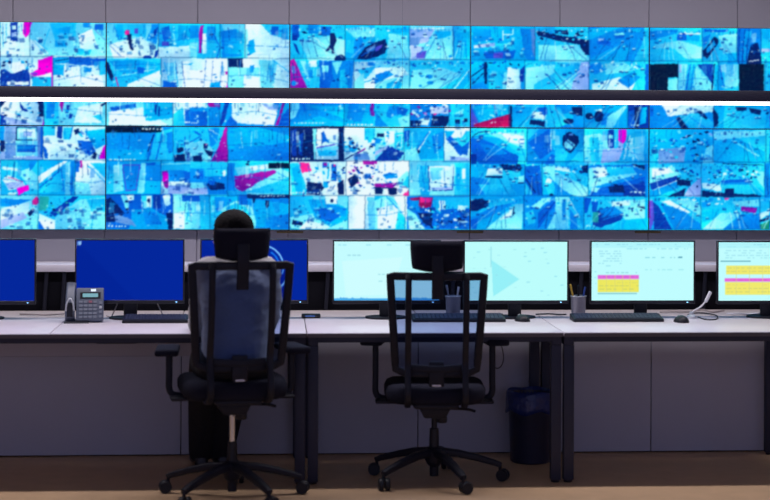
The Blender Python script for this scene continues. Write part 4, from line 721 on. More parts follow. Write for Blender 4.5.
# ------------------------------------------------------------------ things on the desks
def keyboard(px0, px1, Yfront, lab, rz=0., depth=.135):
    p0, p1 = wp(px0, 322, Yfront), wp(px1, 322, Yfront); w = (p1.x-p0.x)/2
    t = thing('keyboard', lab, 'keyboard', ((p0.x+p1.x)/2, Yfront, DZ), rz, 'keyboards on the desks')
    body = plate([(0, 0), (depth, 0), (depth, .032), (depth-.012, .034), (0, .016)], -w, w, .003, axis='x')
    obj('keyboard_body', body, M['black'], t)
    nx, ny = 21, 5; fx = []; fy = []
    for i in range(nx): a = -w+.012+(2*w-.024)*i/nx; d = (2*w-.024)/nx; fx += [(a, 0), (a+.0015, 1), (a+d-.0015, 1), (a+d, 0)]
    for j in range(ny): a = .010+(depth-.03)*j/ny; d = (depth-.03)/ny; fy += [(a, 0), (a+.0015, 1), (a+d-.0015, 1), (a+d, 0)]
    bm = bmesh.new(); zf = lambda y: .016+(y/(depth-.012))*.018
    g = [[bm.verts.new((x, y, zf(y)-.001+.0055*a*b)) for x, a in fx] for y, b in fy]
    for j in range(len(fy)-1):
        for i in range(len(fx)-1): bm.faces.new((g[j][i], g[j][i+1], g[j+1][i+1], g[j+1][i]))
    obj('keys', bm, M['key'], t)
keyboard(122, 188, 8.955, 'black keyboard right of the phone under the blue screen')
keyboard(413, 506, 8.97, 'black keyboard on the desk behind the empty chair')
keyboard(574, 664, 8.96, 'black keyboard in front of the yellow-table monitor and pen cup')
def mouse(px, py, Y, lab, rz):
    p = wp(px, py, Y)
    t = thing('computer_mouse', lab, 'mouse', (p.x, Y, DZ), rz, 'mice on the desks')
    bm = bmesh.new(); bmesh.ops.create_uvsphere(bm, u_segments=24, v_segments=14, radius=1)
    for v in bm.verts:
        x, y, z = v.co; v.co = Vector((x*.034*(1-.12*y), y*.055, max(z, 0)*.036*(1-.15*y) if z > 0 else 0))
    obj('mouse_body', bm, M['black'], t)
    w = tube([(0, .022, .033), (0, .038, .0275)], .004, 8, 0); obj('scroll_wheel', w, M['silver'], t)
mouse(522, 318, 9.02, 'black mouse beside the keyboard behind the empty chair', .4)
mouse(681, 321, 8.95, 'black mouse right of the keyboard before the microphone', .3)
def pen_cup(px, Y, lab, pens):
    p = wp(px, 318, Y)
    t = thing('pen_cup', lab, 'pen cup', (p.x, Y, DZ), 0, 'pen cups')
    obj('cup_wall', lathe([(.034, 0), (.036, .004), (.040, .112), (.042, .118), (.0395, .118), (.037, .112), (.033, .006), (.02, .005)], 28), M['cup'], t)
    obj('cup_rim', tube([(.041*math.cos(2*PI*k/24), .041*math.sin(2*PI*k/24), .117) for k in range(24)], .0025, 8, 0, True), M['silver'], t)
    for a, lean, L, mm, plab in pens:
        x, y = .018*math.cos(a), .018*math.sin(a)
        b = Vector((p.x+x*.3, Y+y*.3, DZ+.008)); d = Vector((x*lean, y*lean, .11)).normalized()
        q = b+d*L
        pt = thing('pen', plab, 'pen', (b.x, b.y, b.z), 0, 'pens in the cups')
        r = q-b
        obj('barrel', sweep([(0, 0, 0), tuple(r*.08), tuple(r*.88)], circ(.0052, 10), scale=[.35, 1, 1]), mm, pt)
        obj('pen_cap', sweep([tuple(r*.86), tuple(r*.99), tuple(r)], circ(.0058, 10), scale=[1, 1, .6]), mm, pt)
pen_cup(578.3, 9.17, 'grey pen cup with pens left of the yellow-table monitor', [(2.8, 1.4, .175, M['pen_y'], 'yellow pen leaning left in the cup by the yellow-table monitor'), (1.4, 1.2, .165, M['black'], 'black pen in the middle of the cup by the yellow-table monitor'), (.2, 1.3, .16, M['pen_b'], 'blue pen leaning right in the cup by the yellow-table monitor')])
pen_cup(453, 9.17, 'grey pen cup seen through the empty chair back', [(2.4, 1.4, .17, M['pen_g'], 'grey pen leaning left in the cup behind the empty chair'), (.5, 1.2, .16, M['white'], 'white pen leaning right in the cup behind the empty chair')])
# desk phone: wedge body with display and keys, receiver standing in its cradle at the left
p = wp(88, 320, 8.98)
t = thing('desk_phone', 'slate grey desk phone with keypad, in front of the blue monitor', 'phone', (p.x, 8.98, DZ), .06)
sl = .42                                     # lean of the front plate
def ph(x, z, o=0.): return (x, .005+z*sl*.5-o, z)
body = plate([(0, .012), (.02, .006), (.075, .006), (.112, .150), (.105, .170), (.075, .172)], -.062, .076, .005, axis='x')
# front plate leans back from y=0 at the foot
for v in body.verts: pass
obj('phone_body', body, M['phone'], t)
obj('phone_foot', plate([(-.030, 0), (.13, 0), (.13, .007), (-.018, .008)], -.122, .005, .003, axis='x'), M['black'], t)
def face(u, s): return Vector((u*.92, s*.075/.16, .012+s))         # on the sloping front: s is the height above its foot
def decal(name, u0, u1, s0, s1, m, parent, dep=.0035):
    n = Vector((0, -.16, .075)).normalized(); bm = bmesh.new()
    q = [face(u0, s0), face(u1, s0), face(u1, s1), face(u0, s1)]
    A = [bm.verts.new(v+n*dep) for v in q]; B = [bm.verts.new(v-n*.002) for v in q]
    bm.faces.new(A); bm.faces.new(B[::-1])
    for i in range(4): bm.faces.new((A[i], B[i], B[(i+1) % 4], A[(i+1) % 4]))
    return obj(name, bm, m, parent)
dp = decal('display_surround', -.046, .066, .108, .138, M['black'], t, .0025)
decal('display', -.032, .052, .114, .132, M['lcd'], dp, .0032)
decal('message_lamp', .012, .040, .143, .153, M['lit'], t, .005)
for r in range(5):
    for c in range(4):
        u = -.050+.026*c; s = .012+.0185*r
        decal('key', u, u+.018, s, s+.011, M['phonekey'] if (r, c) not in ((4, 2),) else M['red'], t)
for r in range(4): decal('key', .060, .074, .014+.022*r, .026+.022*r, M['silver'] if r == 2 else M['phonekey'], t)
hs = sweep(smooth_path([(-.093, .045, .012), (-.093, .035, .05), (-.092, .065, .11), (-.090, .11, .165), (-.089, .125, .19)], 5), rrect(.050, .038, .014), normal=(0, -1, .3), scale=None)
obj('receiver', hs, M['phone'], t)
obj('receiver_trim', tube([(-.113, .014, .06), (-.108, .022, .098), (-.092, .03, .122), (-.077, .022, .098), (-.072, .014, .06)], .0045, 8, 5), M['silver'], t)
obj('receiver_inset', sweep([(-.0925, .016, .03), (-.0925, .018, .06), (-.0925, .032, .10)], rrect(.03, .012, .005), normal=(0, -1, .3)), M['black'], t)
# gooseneck microphone
p = wp(691.5, 312, 9.13)
t = thing('desk_microphone', 'white gooseneck microphone between the two table monitors', 'microphone', (p.x, 9.13, DZ))
obj('microphone_base', lathe([(.024, 0), (.026, .004), (.025, .014), (.014, .022), (.012, .034), (.006, .038)], 22), M['silver'], t)
obj('gooseneck', tube([(0, 0, .03), (.018, -.004, .046), (.05, -.008, .066), (.078, -.010, .098)], .0045, 10, 6), M['white'], t)
obj('microphone_head', sweep(smooth_path([(.072, -.010, .088), (.084, -.011, .112), (.096, -.012, .138), (.099, -.012, .144)], 3), circ(.0095, 12), scale=[.7]+[1]*8+[.5]), M['white'], t)
# small hub, the blue glint on it made as a dim glowing bar
p = wp(311, 311, 9.22)
t = thing('usb_hub', 'small flat dark box with blue glint between blue and white monitors', 'hub', (p.x, 9.22, DZ))
obj('hub_body', box(-.05, .05, -.03, .03, 0, .02, .005, 2), M['gloss'], t)
obj('hub_glint', box(-.03, .02, -.031, -.028, .010, .014), M['hubglint'], t)
# cables lying about
def cable(pts, r, m, lab, name='cable'):
    q = [wp(x, y, Y) for x, y, Y in pts]
    for v in q: v.z = max(v.z, DZ+r)
    bm = tube(q, r, 8, 6); tag(obj(name, bm, m), lab, 'cable')
def cab_desk(pts, r, m, lab): 
    q = [Vector((wx(px, 316, Y), Y, DZ+r+dz)) for px, Y, dz in pts]
    tag(obj('cable', tube(q, r, 8, 6), m), lab, 'cable', 'cables on the desks')
cab_desk([(20, 9.40, 0), (34, 9.34, .004), (46, 9.36, 0), (58, 9.33, .006), (64, 9.42, 0)], .0045, M['beigecable'], 'grey cable lying behind the desk left of the phone')
cab_desk([(698, 9.18, 0), (706, 9.05, 0), (716, 9.06, 0), (717, 9.2, .004), (708, 9.36, 0), (696, 9.40, 0), (688, 9.3, 0)], .0035, M['cable'], 'black cable loop right of the microphone base')
cab_desk([(660, 9.45, 0), (672, 9.40, .006), (690, 9.46, 0), (702, 9.50, .008), (712, 9.45, 0), (724, 9.52, 0)], .004, M['beigecable'], 'grey cable tangle at the desk back below the microphone')
cab_desk([(727, 9.36, 0), (738, 9.30, .006), (748, 9.33, 0), (761, 9.28, .01), (764, 9.38, 0)], .004, M['white'], 'white cable under the right edge monitor')
cab_desk([(536, 9.34, 0), (548, 9.28, .008), (558, 9.33, 0), (566, 9.29, .004)], .004, M['cable'], 'black cable behind the mouse at the pale cyan monitor')
for (px, lab) in ((113, 'thin cable hanging behind the left part of the phone-side monitor'), (160, 'thin cable hanging behind the right part of the phone-side monitor')):
    x0_, x1_ = wx(px-3, 310, 9.2), wx(px+4, 310, 9.2)
    s_ = 1 if px > 130 else -1
    tag(obj('cable', tube([(x0_ if s_ > 0 else x1_, 9.215, .86), (x0_ if s_ > 0 else x1_, 9.225, .82), ((x0_+x1_)/2, 9.24, .775), (x1_ if s_ > 0 else x0_, 9.25, DZ+.0035), ((x1_ if s_ > 0 else x0_)+.03*s_, 9.32, DZ+.0035)], .003, 8, 6), M['beigecable']), lab, 'cable', 'cables on the desks')
# loop hanging under the desk edge beside the empty chair
q = [wp(x, y, 8.62) for x, y in ((498, 343), (503, 352), (503, 362), (499, 368), (494, 366), (491, 352), (492, 343))]
q[0].z = q[-1].z = DZ-.0225
tag(obj('cable', tube(q, .0028, 8, 6), M['cable']), 'black cable loop hanging under the desk by the empty chair armrest', 'cable', 'cables on the desks')
# waste bin
p = wp(528.5, 461, 9.15)
t = thing('waste_bin', 'dark navy waste bin with a blue plastic liner under the desk', 'bin', (p.x, 9.085, 0))
obj('bin_body', lathe([(.098, 0), (.104, .006), (.119, .358), (.123, .365), (.119, .369), (.113, .358), (.099, .012), (.05, .01)], 36), M['bin'], t)
rnd = random.Random(5); bm = bmesh.new(); rings = []
for (r, z, j) in ((.110, .30, 0), (.115, .365, 0), (.1215, .373, .002), (.1265, .365, .002), (.1265, .33, .004), (.1265, .29, .005), (.128, .265, .007)):
    ring = []
    for k in range(48):
        a = 2*PI*k/48; rr = r+j*(math.sin(7*a)+.6*math.sin(13*a+1))*.5; ring.append(bm.verts.new((rr*math.cos(a), rr*math.sin(a), z+j*1.6*math.sin(5*a+2))))
    rings.append(ring)
for A, B in zip(rings, rings[1:]):
    for k in range(48): bm.faces.new((A[k], A[(k+1) % 48], B[(k+1) % 48], B[k]))
o = obj('bin_liner', bm, M['liner'], t)
sm = o.modifiers.new('thickness', 'SOLIDIFY'); sm.thickness = .0012; sm.offset = 1

# ------------------------------------------------------------------ chairs
def make_chair(lab, loc, yaw, spoke, piston_m, group, lift=0.):
    t = thing('office_chair', lab, 'chair', loc, yaw, group)
    # --- star base and castors
    bm = lathe([(.022, .03), (.022, .075), (.036, .09), (.046, .11), (.046, .158), (.036, .170), (.024, .172)], 24)
    for k in range(5):
        a = spoke+2*PI*k/5; c, s = math.cos(a), math.sin(a)
        pts = [(c*r, s*r, z) for r, z in ((.03, .148), (.12, .138), (.22, .114), (.300, .090), (.331, .078))]
        sweep(pts, rrect(.044, .036, .010), normal=(0, 0, 1), scale=[1.1, 1, .9, .8, .72], bm=bm)
    obj('star_base', bm, M['frame'], t)
    for k in range(5):
        a = spoke+2*PI*k/5; c, s = math.cos(a), math.sin(a); X, Y = c*.328, s*.328
        sw = a+1.1+.5*k                       # swivel of the castor
        dx, dy = math.cos(sw), math.sin(sw)
        ox, oy = X+.014*math.sin(sw), Y-.014*math.cos(sw)
        bm = tube([(X, Y, .045), (X, Y, .085)], .008, 10, 0)
        hood = []
        for i in range(9):
            b = PI*(.02+.75*i/8); hood.append((ox+math.sin(sw)*.033*math.cos(b), oy-math.cos(sw)*.033*math.cos(b), .031+.033*math.sin(b)))
        sweep(hood, rrect(.024, .005, .002), normal=(dx, dy, 0), bm=bm) if False else None
        cb = obj('castor', bm, M['frame'], t)
        for sd in (-1, 1):
            wb = lathe([(.010, -.011), (.027, -.011), (.030, -.006), (.030, .006), (.027, .011), (.010, .011)], 20)
            R = Matrix.Rotation(PI/2, 4, 'Y'); Z = Matrix.Rotation(sw, 4, 'Z')
            xform(wb, Matrix.Translation((ox+dx*.0155*sd, oy+dy*.0155*sd, .030)) @ Z @ R)
            obj('wheel', wb, M['black'], cb)
    obj('lift_cover', lathe([(.024, .148), (.024, .20), (.022, .262), (.016, .264)], 20), M['black'], t)
    obj('gas_piston', lathe([(.014, .262), (.014, .345+lift)], 18), piston_m, t)
    # --- everything above the piston rides at the height the chair is set to
    done = set(o.name for o in t.children)
    # --- mechanism under the seat
    bm = plate([(-.10, .385), (.10, .385), (.115, .405), (-.115, .405)], -.20, .16, .006)
    plate([(-.052, .325), (.052, .325), (.085, .388), (-.085, .388)], -.10, .10, .008, bm)
    for x in (-.205, .205): box(x-.085, x+.085, -.045, .045, .388, .404, .005, 1, bm)
    obj('tilt_mechanism', bm, M['frame'], t)
    obj('lever', sweep(smooth_path([(.07, -.03, .365), (.16, -.04, .362), (.20, -.045, .352)], 4), circ(.007, 8)), M['black'], t)
    obj('tension_knob', lathe([(.0, .300), (.022, .300), (.026, .306), (.026, .325), (.012, .335)], 16, center=(.035, -.06), cap=False), M['black'], t)
    # --- seat cushion
    def seat_fn():
        bm = bmesh.new(); nr, na = 10, 48; top = []; bot = []
        def sup(a, rx, ry, n=4.2):
            c, s = math.cos(a), math.sin(a); k = (abs(c)**n+abs(s)**n)**(-1/n); return rx*k*c, ry*k*s
        prof_ = [(.0, .088), (.35, .089), (.7, .092), (.88, .090), (.96, .080), (1., .060), (1., .035), (.965, .012), (.9, .0), (.5, 0), (0, 0)]
        rings = []
        for f, z in prof_[1:-1]:
            ring = []
            for k in range(na):
                x, y = sup(2*PI*k/na, .247*f, .245*f)
                dz = -.035*max(0, (y-.14)/.1)**2 if z > .03 else 0
                ring.append(bm.verts.new((x, y+.02, .405+z+dz)))
            rings.append(ring)
        c0 = bm.verts.new((0, .02, .405+.088)); c1 = bm.verts.new((0, .02, .405))
        for k in range(na):
            bm.faces.new((c0, rings[0][k], rings[0][(k+1) % na])); bm.faces.new((c1, rings[-1][(k+1) % na], rings[-1][k]))
        for A, B in zip(rings, rings[1:]):
            for k in range(na): bm.faces.new((A[k], B[k], B[(k+1) % na], A[(k+1) % na]))
        return bm
    obj('seat', seat_fn(), M['fabric'], t, 60)
    # --- backrest: rim with netting, carried by two uprights from under the seat
    z0, z1 = .545, 1.052
    def back(x, z):                                     # back surface
        q = (z-z0)/(z1-z0)
        return Vector((x, -.215-.105*q-.035*math.sin(PI*min(1, q*1.1))*.5+.75*x*x, z))
    def halfw(z):
        q = (z-z0)/(z1-z0); return .210+.032*q
    rim = []
    zs = np.linspace(z0+.035, z1-.02, 12)
    for z in zs: rim.append(back(-halfw(z)+.017, z))
    for x in np.linspace(-halfw(z1)+.035, halfw(z1)-.035, 9): rim.append(back(x, z1-.021))
    for z in zs[::-1]: rim.append(back(halfw(z)-.017, z))
    for x in np.linspace(halfw(z0)-.06, -halfw(z0)+.06, 7): rim.append(back(x, z0+.014))
    obj('back_frame', sweep(rim, rrect(.038, .026, .009), normal=(0, -1, 0), closed=True), M['frame'], t, 50)
    obj('back_netting', sheet(lambda u, v: back((2*u-1)*(halfw(z0+.02+v*(z1-z0-.04))-.012), z0+.02+v*(z1-z0-.04)), 16, 20, .002), M['net'], t)
    for sx in (-1, 1):
        x = sx*.137
        pts = [(x, -.05, .398), (x, -.17, .400), (x, -.245, .418), (x, -.292, .47)]+[tuple(back(x, z)-Vector((0, .034, 0))) for z in (.60, .70, .80, .90, 1.0)]+[tuple(back(x, 1.036)-Vector((0, .012, 0)))]
        obj('back_upright', sweep(smooth_path(pts, 4), rrect(.030, .024, .007), normal=(1, 0, 0) if False else (0, -1, .001)), M['frame'], t, 50)
    bm = sweep(smooth_path([tuple(back(-.12, .59)-Vector((0, .018, 0))), tuple(back(0, .585)-Vector((0, .03, 0))), tuple(back(.12, .59)-Vector((0, .018, 0)))], 6), rrect(.034, .012, .005), normal=(0, -1, 0))
    lb = obj('lumbar_support', bm, M['frame'], t)
    c = back(0, .535)
    obj('adjuster_block', box(-.036, .036, c.y-.045, c.y-.012, .50, .62, .006, 2), M['frame'], lb)
    obj('metal_tab', box(-.022, .022, c.y-.048, c.y-.044, .502, .512, .001, 1), M['chrome'], lb)
    # --- headrest
    pts = [tuple(back(0, .925)-Vector((0, .020, 0))), tuple(back(0, 1.0)-Vector((0, .024, 0))), (0, back(0, 1.052).y-.022, 1.06), (0, back(0, 1.052).y-.012, 1.13)]
    obj('headrest_post', sweep(smooth_path(pts, 4), rrect(.056, .016, .006), normal=(0, -1, 0)), M['frame'], t)
    yh = back(0, 1.052).y
    bm = bmesh.new(); nx, nz = 16, 8; F_, B_ = [], []
    for j in range(nz+1):
        v = j/nz; rf, rb = [], []
        for i in range(nx+1):
            u = 2*i/nx-1
            wv = .122+.010*v
            e = (1-abs(u)**6)**.5*(1-abs(2*v-1)**6)**.5
            zc = 1.068+.132*v-(.018*(1-u*u) if v < .5 else 0)*(1-2*v if v < .5 else 0)
            yc = yh+.010+.30*(u*wv)**2*4-.012*v
            if i in (0, nx) or j in (0, nz): e = 0
            x = u*wv*(1-.03*(abs(2*v-1)**4)); 
            rf.append(bm.verts.new((x, yc-.020*e, zc))); rb.append(bm.verts.new((x, yc+.004+.024*e, zc)))
        F_.append(rf); B_.append(rb)
    for j in range(nz):
        for i in range(nx):
            bm.faces.new((F_[j][i], F_[j][i+1], F_[j+1][i+1], F_[j+1][i])); bm.faces.new((B_[j][i], B_[j+1][i], B_[j+1][i+1], B_[j][i+1]))
    for j in range(nz):
        bm.faces.new((F_[j][0], F_[j+1][0], B_[j+1][0], B_[j][0])); bm.faces.new((F_[j][nx], B_[j][nx], B_[j+1][nx], F_[j+1][nx]))
    for i in range(nx):
        bm.faces.new((F_[0][i], B_[0][i], B_[0][i+1], F_[0][i+1])); bm.faces.new((F_[nz][i], F_[nz][i+1], B_[nz][i+1], B_[nz][i]))
    obj('headrest', bm, M['fabric'], t, 60)
    # --- armrests
    for sx in (-1, 1):
        ya = .07
        pts = [(sx*.12, ya, .399), (sx*.20, ya, .398), (sx*.262, ya, .402), (sx*.288, ya, .43), (sx*.289, ya, .50), (sx*.289, ya, .672-lift)]
        a = obj('armrest', sweep(smooth_path(pts, 4), rrect(.030, .040, .008), normal=(0, 1, 0)), M['frame'], t, 50)
        bm = box(-.055, .055, -.125, .125, 0, .032, .012, 3)
        xform(bm, Matrix.Translation((sx*.296, .08, .670-lift)) @ Matrix.Rotation(sx*.14, 4, 'Z'))
        obj('arm_pad', bm, M['fabric'], a, 60)
    for o in t.children:
        if o.name not in done: o.location.z += lift
    return t
CH2 = wp(434, 482, 8.56); CH2 = Vector((CH2.x, 8.56, 0))
CH1 = Vector((wx(232, 496, 8.22), 8.22, 0))
YAW1 = math.radians(9)
make_chair('black mesh office chair standing empty, headrest before the white monitors', CH2, math.radians(-3), math.radians(4.5), M['black'], 'office chairs')
make_chair('black mesh office chair with silver piston that the person sits on', CH1, YAW1, math.radians(14)-YAW1, M['chrome'], 'office chairs', .075)
# ------------------------------------------------------------------ the seated person (chair-local coordinates: +y faces the desk)
def fuse(bm, voxel, it=6, fac=.5):
    """weld overlapping closed shapes into one continuous skin"""
    me = bpy.data.meshes.new('fuse'); bmesh.ops.recalc_face_normals(bm, faces=bm.faces[:]); bm.to_mesh(me); bm.free()
    o = bpy.data.objects.new('fuse', me); COL.objects.link(o)
    r = o.modifiers.new('r', 'REMESH'); r.mode = 'VOXEL'; r.voxel_size = voxel; r.use_smooth_shade = True
    s = o.modifiers.new('s', 'SMOOTH'); s.iterations = it; s.factor = fac
    dg = bpy.context.evaluated_depsgraph_get(); out = bpy.data.meshes.new_from_object(o.evaluated_get(dg))
    bpy.data.objects.remove(o); bpy.data.meshes.remove(me)
    return out
def limb(bm, pts, radii, n=14, sub=4):
    P = smooth_path(pts, sub); R = [r[0] for r in smooth_path([(r, 0, 0) for r in radii], sub)]
    t0 = (P[0]-P[1]).normalized(); t1 = (P[-1]-P[-2]).normalized()
    cap0 = [(P[0]+t0*R[0]*math.sin(a), R[0]*math.cos(a)) for a in (1.25, .8, .4)]; cap1 = [(P[-1]+t1*R[-1]*math.sin(a), R[-1]*math.cos(a)) for a in (.4, .8, 1.25)]
    P = [c[0] for c in cap0]+P+[c[0] for c in cap1]; R = [c[1] for c in cap0]+R+[c[1] for c in cap1]
    return sweep(P, circ(1., n), scale=R, bm=bm)
def loft(bm, rings, n=28, p=2.4):
    """rings: (cx, cy, z, rx, ry) superellipses from bottom to top"""
    L = []
    for cx_, cy_, z, rx, ry in rings:
        row = []
        for k in range(n):
            a = 2*PI*k/n; c, s = math.cos(a), math.sin(a); q = (abs(c)**p+abs(s)**p)**(-1/p)
            row.append(bm.verts.new((cx_+rx*q*c*.89, cy_+ry*q*s*.95, up(z))))
        L.append(row)
    for A, B in zip(L, L[1:]):
        for k in range(n): bm.faces.new((A[k], A[(k+1) % n], B[(k+1) % n], B[k]))
    bm.faces.new(L[0][::-1]); bm.faces.new(L[-1]); return bm
def ball(bm, c, r, M_=None, seg=20):
    b = bmesh.new(); bmesh.ops.create_uvsphere(b, u_segments=seg, v_segments=seg//2+2, radius=1)
    for v in b.verts: v.co = Vector((v.co.x*r[0], v.co.y*r[1], v.co.z*r[2]))
    xform(b, Matrix.Translation(c) if M_ is None else M_ @ Matrix.Translation(c)); return merge(bm, b)
def up(z): return .575+(z-.497)*.884 if z > .497 else z+.078
HEAD = Matrix.Translation((-.012, -.045, 1.233)) @ Matrix.Rotation(math.radians(42), 4, 'Z') @ Matrix.Rotation(math.radians(-4), 4, 'X') @ Matrix.Scale(.95, 4)
SH = {-1: (-.130, -.120, up(1.055)), 1: (.138, -.120, up(1.055))}
EL = {-1: (-.138, .125, .800), 1: (.172, .110, .800)}
WR = {-1: (-.135, .345, .790), 1: (.150, .345, .790)}
HIP = {-1: (-.085, -.085, .638), 1: (.085, -.085, .638)}
KN = {-1: (-.088, .345, .595), 1: (.080, .345, .595)}
AN = {-1: (-.058, .775, .100), 1: (.052, .775, .100)}
def arm_pts(s): return [SH[s], tuple((Vector(SH[s])*.45+Vector(EL[s])*.55+Vector((s*.012, -.02, 0)))), EL[s], tuple((Vector(EL[s])+Vector(WR[s]))/2), WR[s]]
def leg_pts(s): return [HIP[s], tuple((Vector(HIP[s])+Vector(KN[s]))/2), KN[s], tuple(Vector(KN[s])*.55+Vector(AN[s])*.45), AN[s]]
bm = bmesh.new()
loft(bm, [(0, -.085, .50, .10, .08), (0, -.09, .56, .155, .105), (0, -.095, .66, .140, .092), (0, -.105, .76, .138, .090), (0, -.118, .88, .152, .098), (0, -.122, .98, .165, .098), (0, -.115, 1.05, .150, .082), (0, -.10, 1.095, .085, .062), (0, -.085, 1.12, .058, .058)])
limb(bm, [(0, -.095, up(1.07)), (-.002, -.075, up(1.13)), (-.006, -.055, up(1.19))], [.060, .055, .055])
for s in (-1, 1):
    limb(bm, arm_pts(s), [.056, .048, .040, .040, .027]); limb(bm, leg_pts(s), [.088, .080, .060, .054, .036])
    a = Vector(AN[s]); limb(bm, [tuple(a+Vector((0, -.03, -.065))), tuple(a+Vector((0, .06, -.06))), tuple(a+Vector((-.012*s, .135, -.075)))], [.028, .032, .020])
    # hand resting on the desk: palm, four unequal fingers, thumb
    w = Vector(WR[s]); d = Vector((-s*.16, .98, 0)).normalized(); side = Vector((d.y, -d.x, 0)); zt = Vector((0, 0, 1))
    pc = w+d*.055-zt*.012
    b = bmesh.new(); bmesh.ops.create_uvsphere(b, u_segments=16, v_segments=10, radius=1)
    Mh = Matrix(((side.x*.040, d.x*.052, 0, pc.x), (side.y*.040, d.y*.052, 0, pc.y), (0, 0, .016, pc.z), (0, 0, 0, 1)))
    xform(b, Mh); merge(bm, b)
    for k, (off, L_) in enumerate(((-.030, .066), (-.010, .076), (.011, .071), (.031, .055))):
        q = w+d*.088+side*off*s*-1-zt*.010
        fd = (d+side*off*s*-1*3.2).normalized()
        limb(bm, [tuple(q), tuple(q+fd*L_*.45+zt*.008), tuple(q+fd*L_*.78-zt*.002), tuple(q+fd*L_-zt*.014)], [.0095, .009, .0082, .007], 10, 3)
    q = w+d*.03+side*(-.032)*s*-1*-1*-1-zt*.012
    ts = side*(-1 if s > 0 else 1)            # thumbs point towards each other
    q = w+d*.030+ts*.026-zt*.012
    limb(bm, [tuple(q), tuple(q+d*.022+ts*.022-zt*.002), tuple(q+d*.05+ts*.030-zt*.009)], [.013, .011, .008], 10, 3)
# head: skull, jaw, nose, brow, ears, lips (face looks along local +y)
ball(bm, (0, -.008, .030), (.074, .095, .082), HEAD); ball(bm, (0, .030, -.045), (.056, .062, .066), HEAD)
ball(bm, (0, .078, -.092), (.024, .018, .018), HEAD); ball(bm, (0, .074, .010), (.054, .020, .016), HEAD)
b = bmesh.new(); limb(b, [(0, .086, .004), (0, .099, -.020), (0, .106, -.034)], [.009, .011, .014], 10, 3); merge(bm, xform(b, HEAD))
for s in (-1, 1):
    ball(bm, (s*.010, .096, -.036), (.009, .010, .008), HEAD, 12); ball(bm, (s*.078, -.004, -.012), (.009, .020, .032), HEAD, 14)
    ball(bm, (s*.040, .058, -.030), (.022, .020, .022), HEAD, 14)
ball(bm, (0, .087, -.064), (.024, .010, .006), HEAD, 12); ball(bm, (0, .086, -.073), (.021, .010, .007), HEAD, 12)
PT = thing('person', 'person in a pale grey shirt sitting with back turned, looking left', 'person', CH1, YAW1)
body = link_mesh('body', fuse(bm, .0045, 5, .5), M['skin'], PT)
for s in (-1, 1):
    b = ball(bmesh.new(), (s*.031, .0745, -.006), (.0125, .0125, .0115), HEAD, 14); e = obj('eye', b, M['eye'], PT)
    b = ball(bmesh.new(), (s*.031, .0842, -.006), (.0062, .0042, .0062), HEAD, 12); obj('iris', b, M['iris'], e)
b = ball(bmesh.new(), (0, .0905, -.0685), (.0225, .0085, .0085), HEAD, 14); obj('lips', b, M['lip'], PT)
# hair: a shell over crown, back and sides
b = bmesh.new(); bmesh.ops.create_icosphere(b, subdivisions=5, radius=1)
rnd = random.Random(3)
for v in b.verts:
    x, y, z = v.co; P_ = Vector((x*.085, -.013+y*.108, .030+z*.094))
    front = P_.y > .062-.35*max(0, .045-P_.z) and P_.z < .070
    low = P_.z < -.048+.25*max(0, P_.y+.02)
    ear = abs(P_.x) > .05 and P_.y > .005 and P_.z < .018
    k = 1+.02*math.sin(40*x+12*z)*math.sin(31*z+9*y)+rnd.uniform(-.006, .006)
    if front or low or ear: k = .80
    v.co = Vector((P_.x*k, -.013+(P_.y+.013)*k, .030+(P_.z-.030)*k))
xform(b, HEAD); obj('hair', b, M['hair'], PT, 80)
# shirt
b = bmesh.new()
loft(b, [(0, -.09, .535, .168, .118), (0, -.095, .60, .176, .120), (0, -.105, .70, .172, .116), (0, -.115, .80, .176, .112), (0, -.125, .90, .184, .114), (0, -.128, .98, .190, .112), (0, -.120, 1.045, .178, .098), (0, -.108, 1.09, .120, .080), (0, -.098, 1.112, .074, .068)])
limb(b, [(0, -.102, up(1.06)), (0, -.096, up(1.085)), (-.001, -.092, up(1.10))], [.074, .070, .064])
for s in (-1, 1):
    pts = arm_pts(s); pts[-1] = tuple(Vector(EL[s])*.08+Vector(WR[s])*.92); limb(b, pts, [.066, .060, .054, .050, .036])
    limb(b, [(s*.09, -.112, up(1.065)), (s*.138, -.12, up(1.058))], [.062, .064])
sh_me = fuse(b, .008, 5, .5)
from mathutils import noise as mnoise
for v in sh_me.vertices:                    # creases of the cloth
    q = Vector((v.co.x*9+v.co.z*5, v.co.y*9, v.co.z*19-v.co.x*8)); v.co += v.normal*(.0065*mnoise.noise(q)+.004*(1-abs(mnoise.noise(q*1.7)))**3-.001)
link_mesh('shirt', sh_me, M['shirt'], PT)
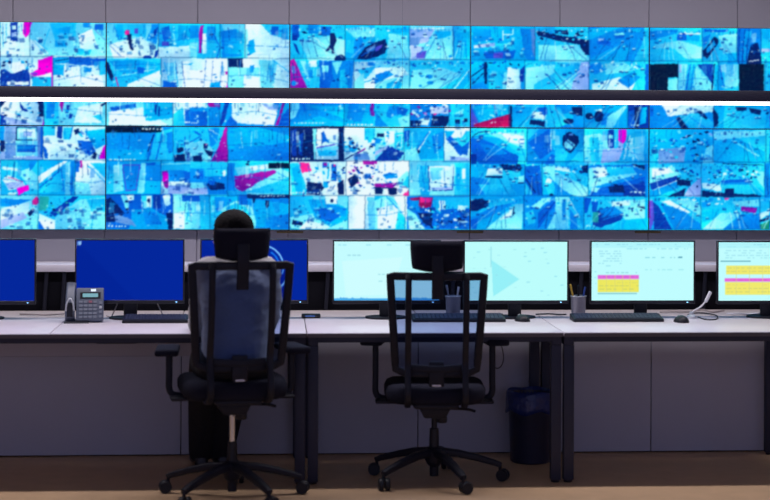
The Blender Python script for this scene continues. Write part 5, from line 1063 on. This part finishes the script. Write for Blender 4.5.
# trousers, one pair
b = bmesh.new()
loft(b, [(0, -.085, .497, .14, .10), (0, -.085, .53, .180, .125), (0, -.088, .58, .172, .120), (0, -.09, .62, .150, .105)])
for s in (-1, 1):
    pts = leg_pts(s); pts[-1] = tuple(Vector(AN[s])+Vector((0, -.01, -.015))); limb(b, pts, [.098, .094, .078, .074, .062])
link_mesh('trousers', fuse(b, .008, 5, .5), M['trousers'], PT)
for s in (-1, 1):
    a = Vector(AN[s]); b = bmesh.new(); rows_ = []
    for y, w_, h_, zc in ((-.075, .020, .050, .035), (-.062, .034, .075, .045), (-.02, .038, .085, .050), (.04, .040, .070, .042), (.09, .046, .052, .032), (.135, .044, .044, .028), (.170, .030, .034, .024), (.182, .012, .018, .020)):
        rows_.append([b.verts.new((a.x+w_*math.cos(q)-.05*s*max(0, y)*0, a.y+y, max(.002, zc+h_*.5*math.sin(q)*1.0))) for q in [2*PI*k/20 for k in range(20)]])
    for A, B in zip(rows_, rows_[1:]):
        for k in range(20): b.faces.new((A[k], A[(k+1) % 20], B[(k+1) % 20], B[k]))
    b.faces.new(rows_[0][::-1]); b.faces.new(rows_[-1]); obj('shoe', b, M['shoe'], PT, 50)
# ------------------------------------------------------------------ light
YLED = 8.72
for k, (xc, lab) in enumerate(((-1.75, 'long white ceiling light above the left desks'), (.25, 'long white ceiling light above the middle desks'), (2.25, 'long white ceiling light above the right desks'))):
    t = thing('ceiling_light', lab, 'lamp', (xc, YLED, 2.86), 0, 'ceiling lights')
    obj('light_housing', box(-.97, .97, -.07, .07, .006, .04, .004, 1), M['white'], t)
    obj('light_diffuser', box(-.96, .96, -.06, .06, 0, .006), M['ceil_strip'], t)
    l = bpy.data.lights.new('ceiling_lamp', 'AREA'); l.shape = 'RECTANGLE'; l.size = 1.9; l.size_y = .10; l.energy = 24; l.color = (1, .92, .97)
    lo_ = bpy.data.objects.new('ceiling_lamp', l); COL.objects.link(lo_); lo_.location = (xc, YLED, 2.855)
w = bpy.data.worlds.new('ambient_fill'); S.world = w; w.use_nodes = True  # bluish fill added through the open side behind the camera
bg = w.node_tree.nodes['Background']; bg.inputs[0].default_value = (.31, .335, .62, 1); bg.inputs[1].default_value = .88
# ------------------------------------------------------------------ camera
cd = bpy.data.cameras.new('camera'); cam = bpy.data.objects.new('camera', cd); COL.objects.link(cam); S.camera = cam
cd.sensor_width = 36; cd.lens = F*36/770; cd.shift_y = -(250-PY)/770
cam.matrix_world = Matrix.Translation((0, 0, HC)) @ Matrix.Rotation(-TH, 4, 'Z') @ Matrix.Rotation(PI/2, 4, 'X') @ Matrix.Rotation(ROLL, 4, 'Z')
# the ray angle TH of wp() has tan folded in: CT/ST are cos/sin of TH
cd.clip_start = .1; cd.clip_end = 60
cd.dof.use_dof = True; cd.dof.focus_distance = 9.7; cd.dof.aperture_fstop = 1.6
vs = S.view_settings; vs.view_transform = 'Standard'; vs.look = 'None'; vs.exposure = 0; vs.gamma = 1; vs.use_curve_mapping = False
S.cycles.max_bounces = 8; S.cycles.transparent_max_bounces = 12; S.cycles.sample_clamp_indirect = 4
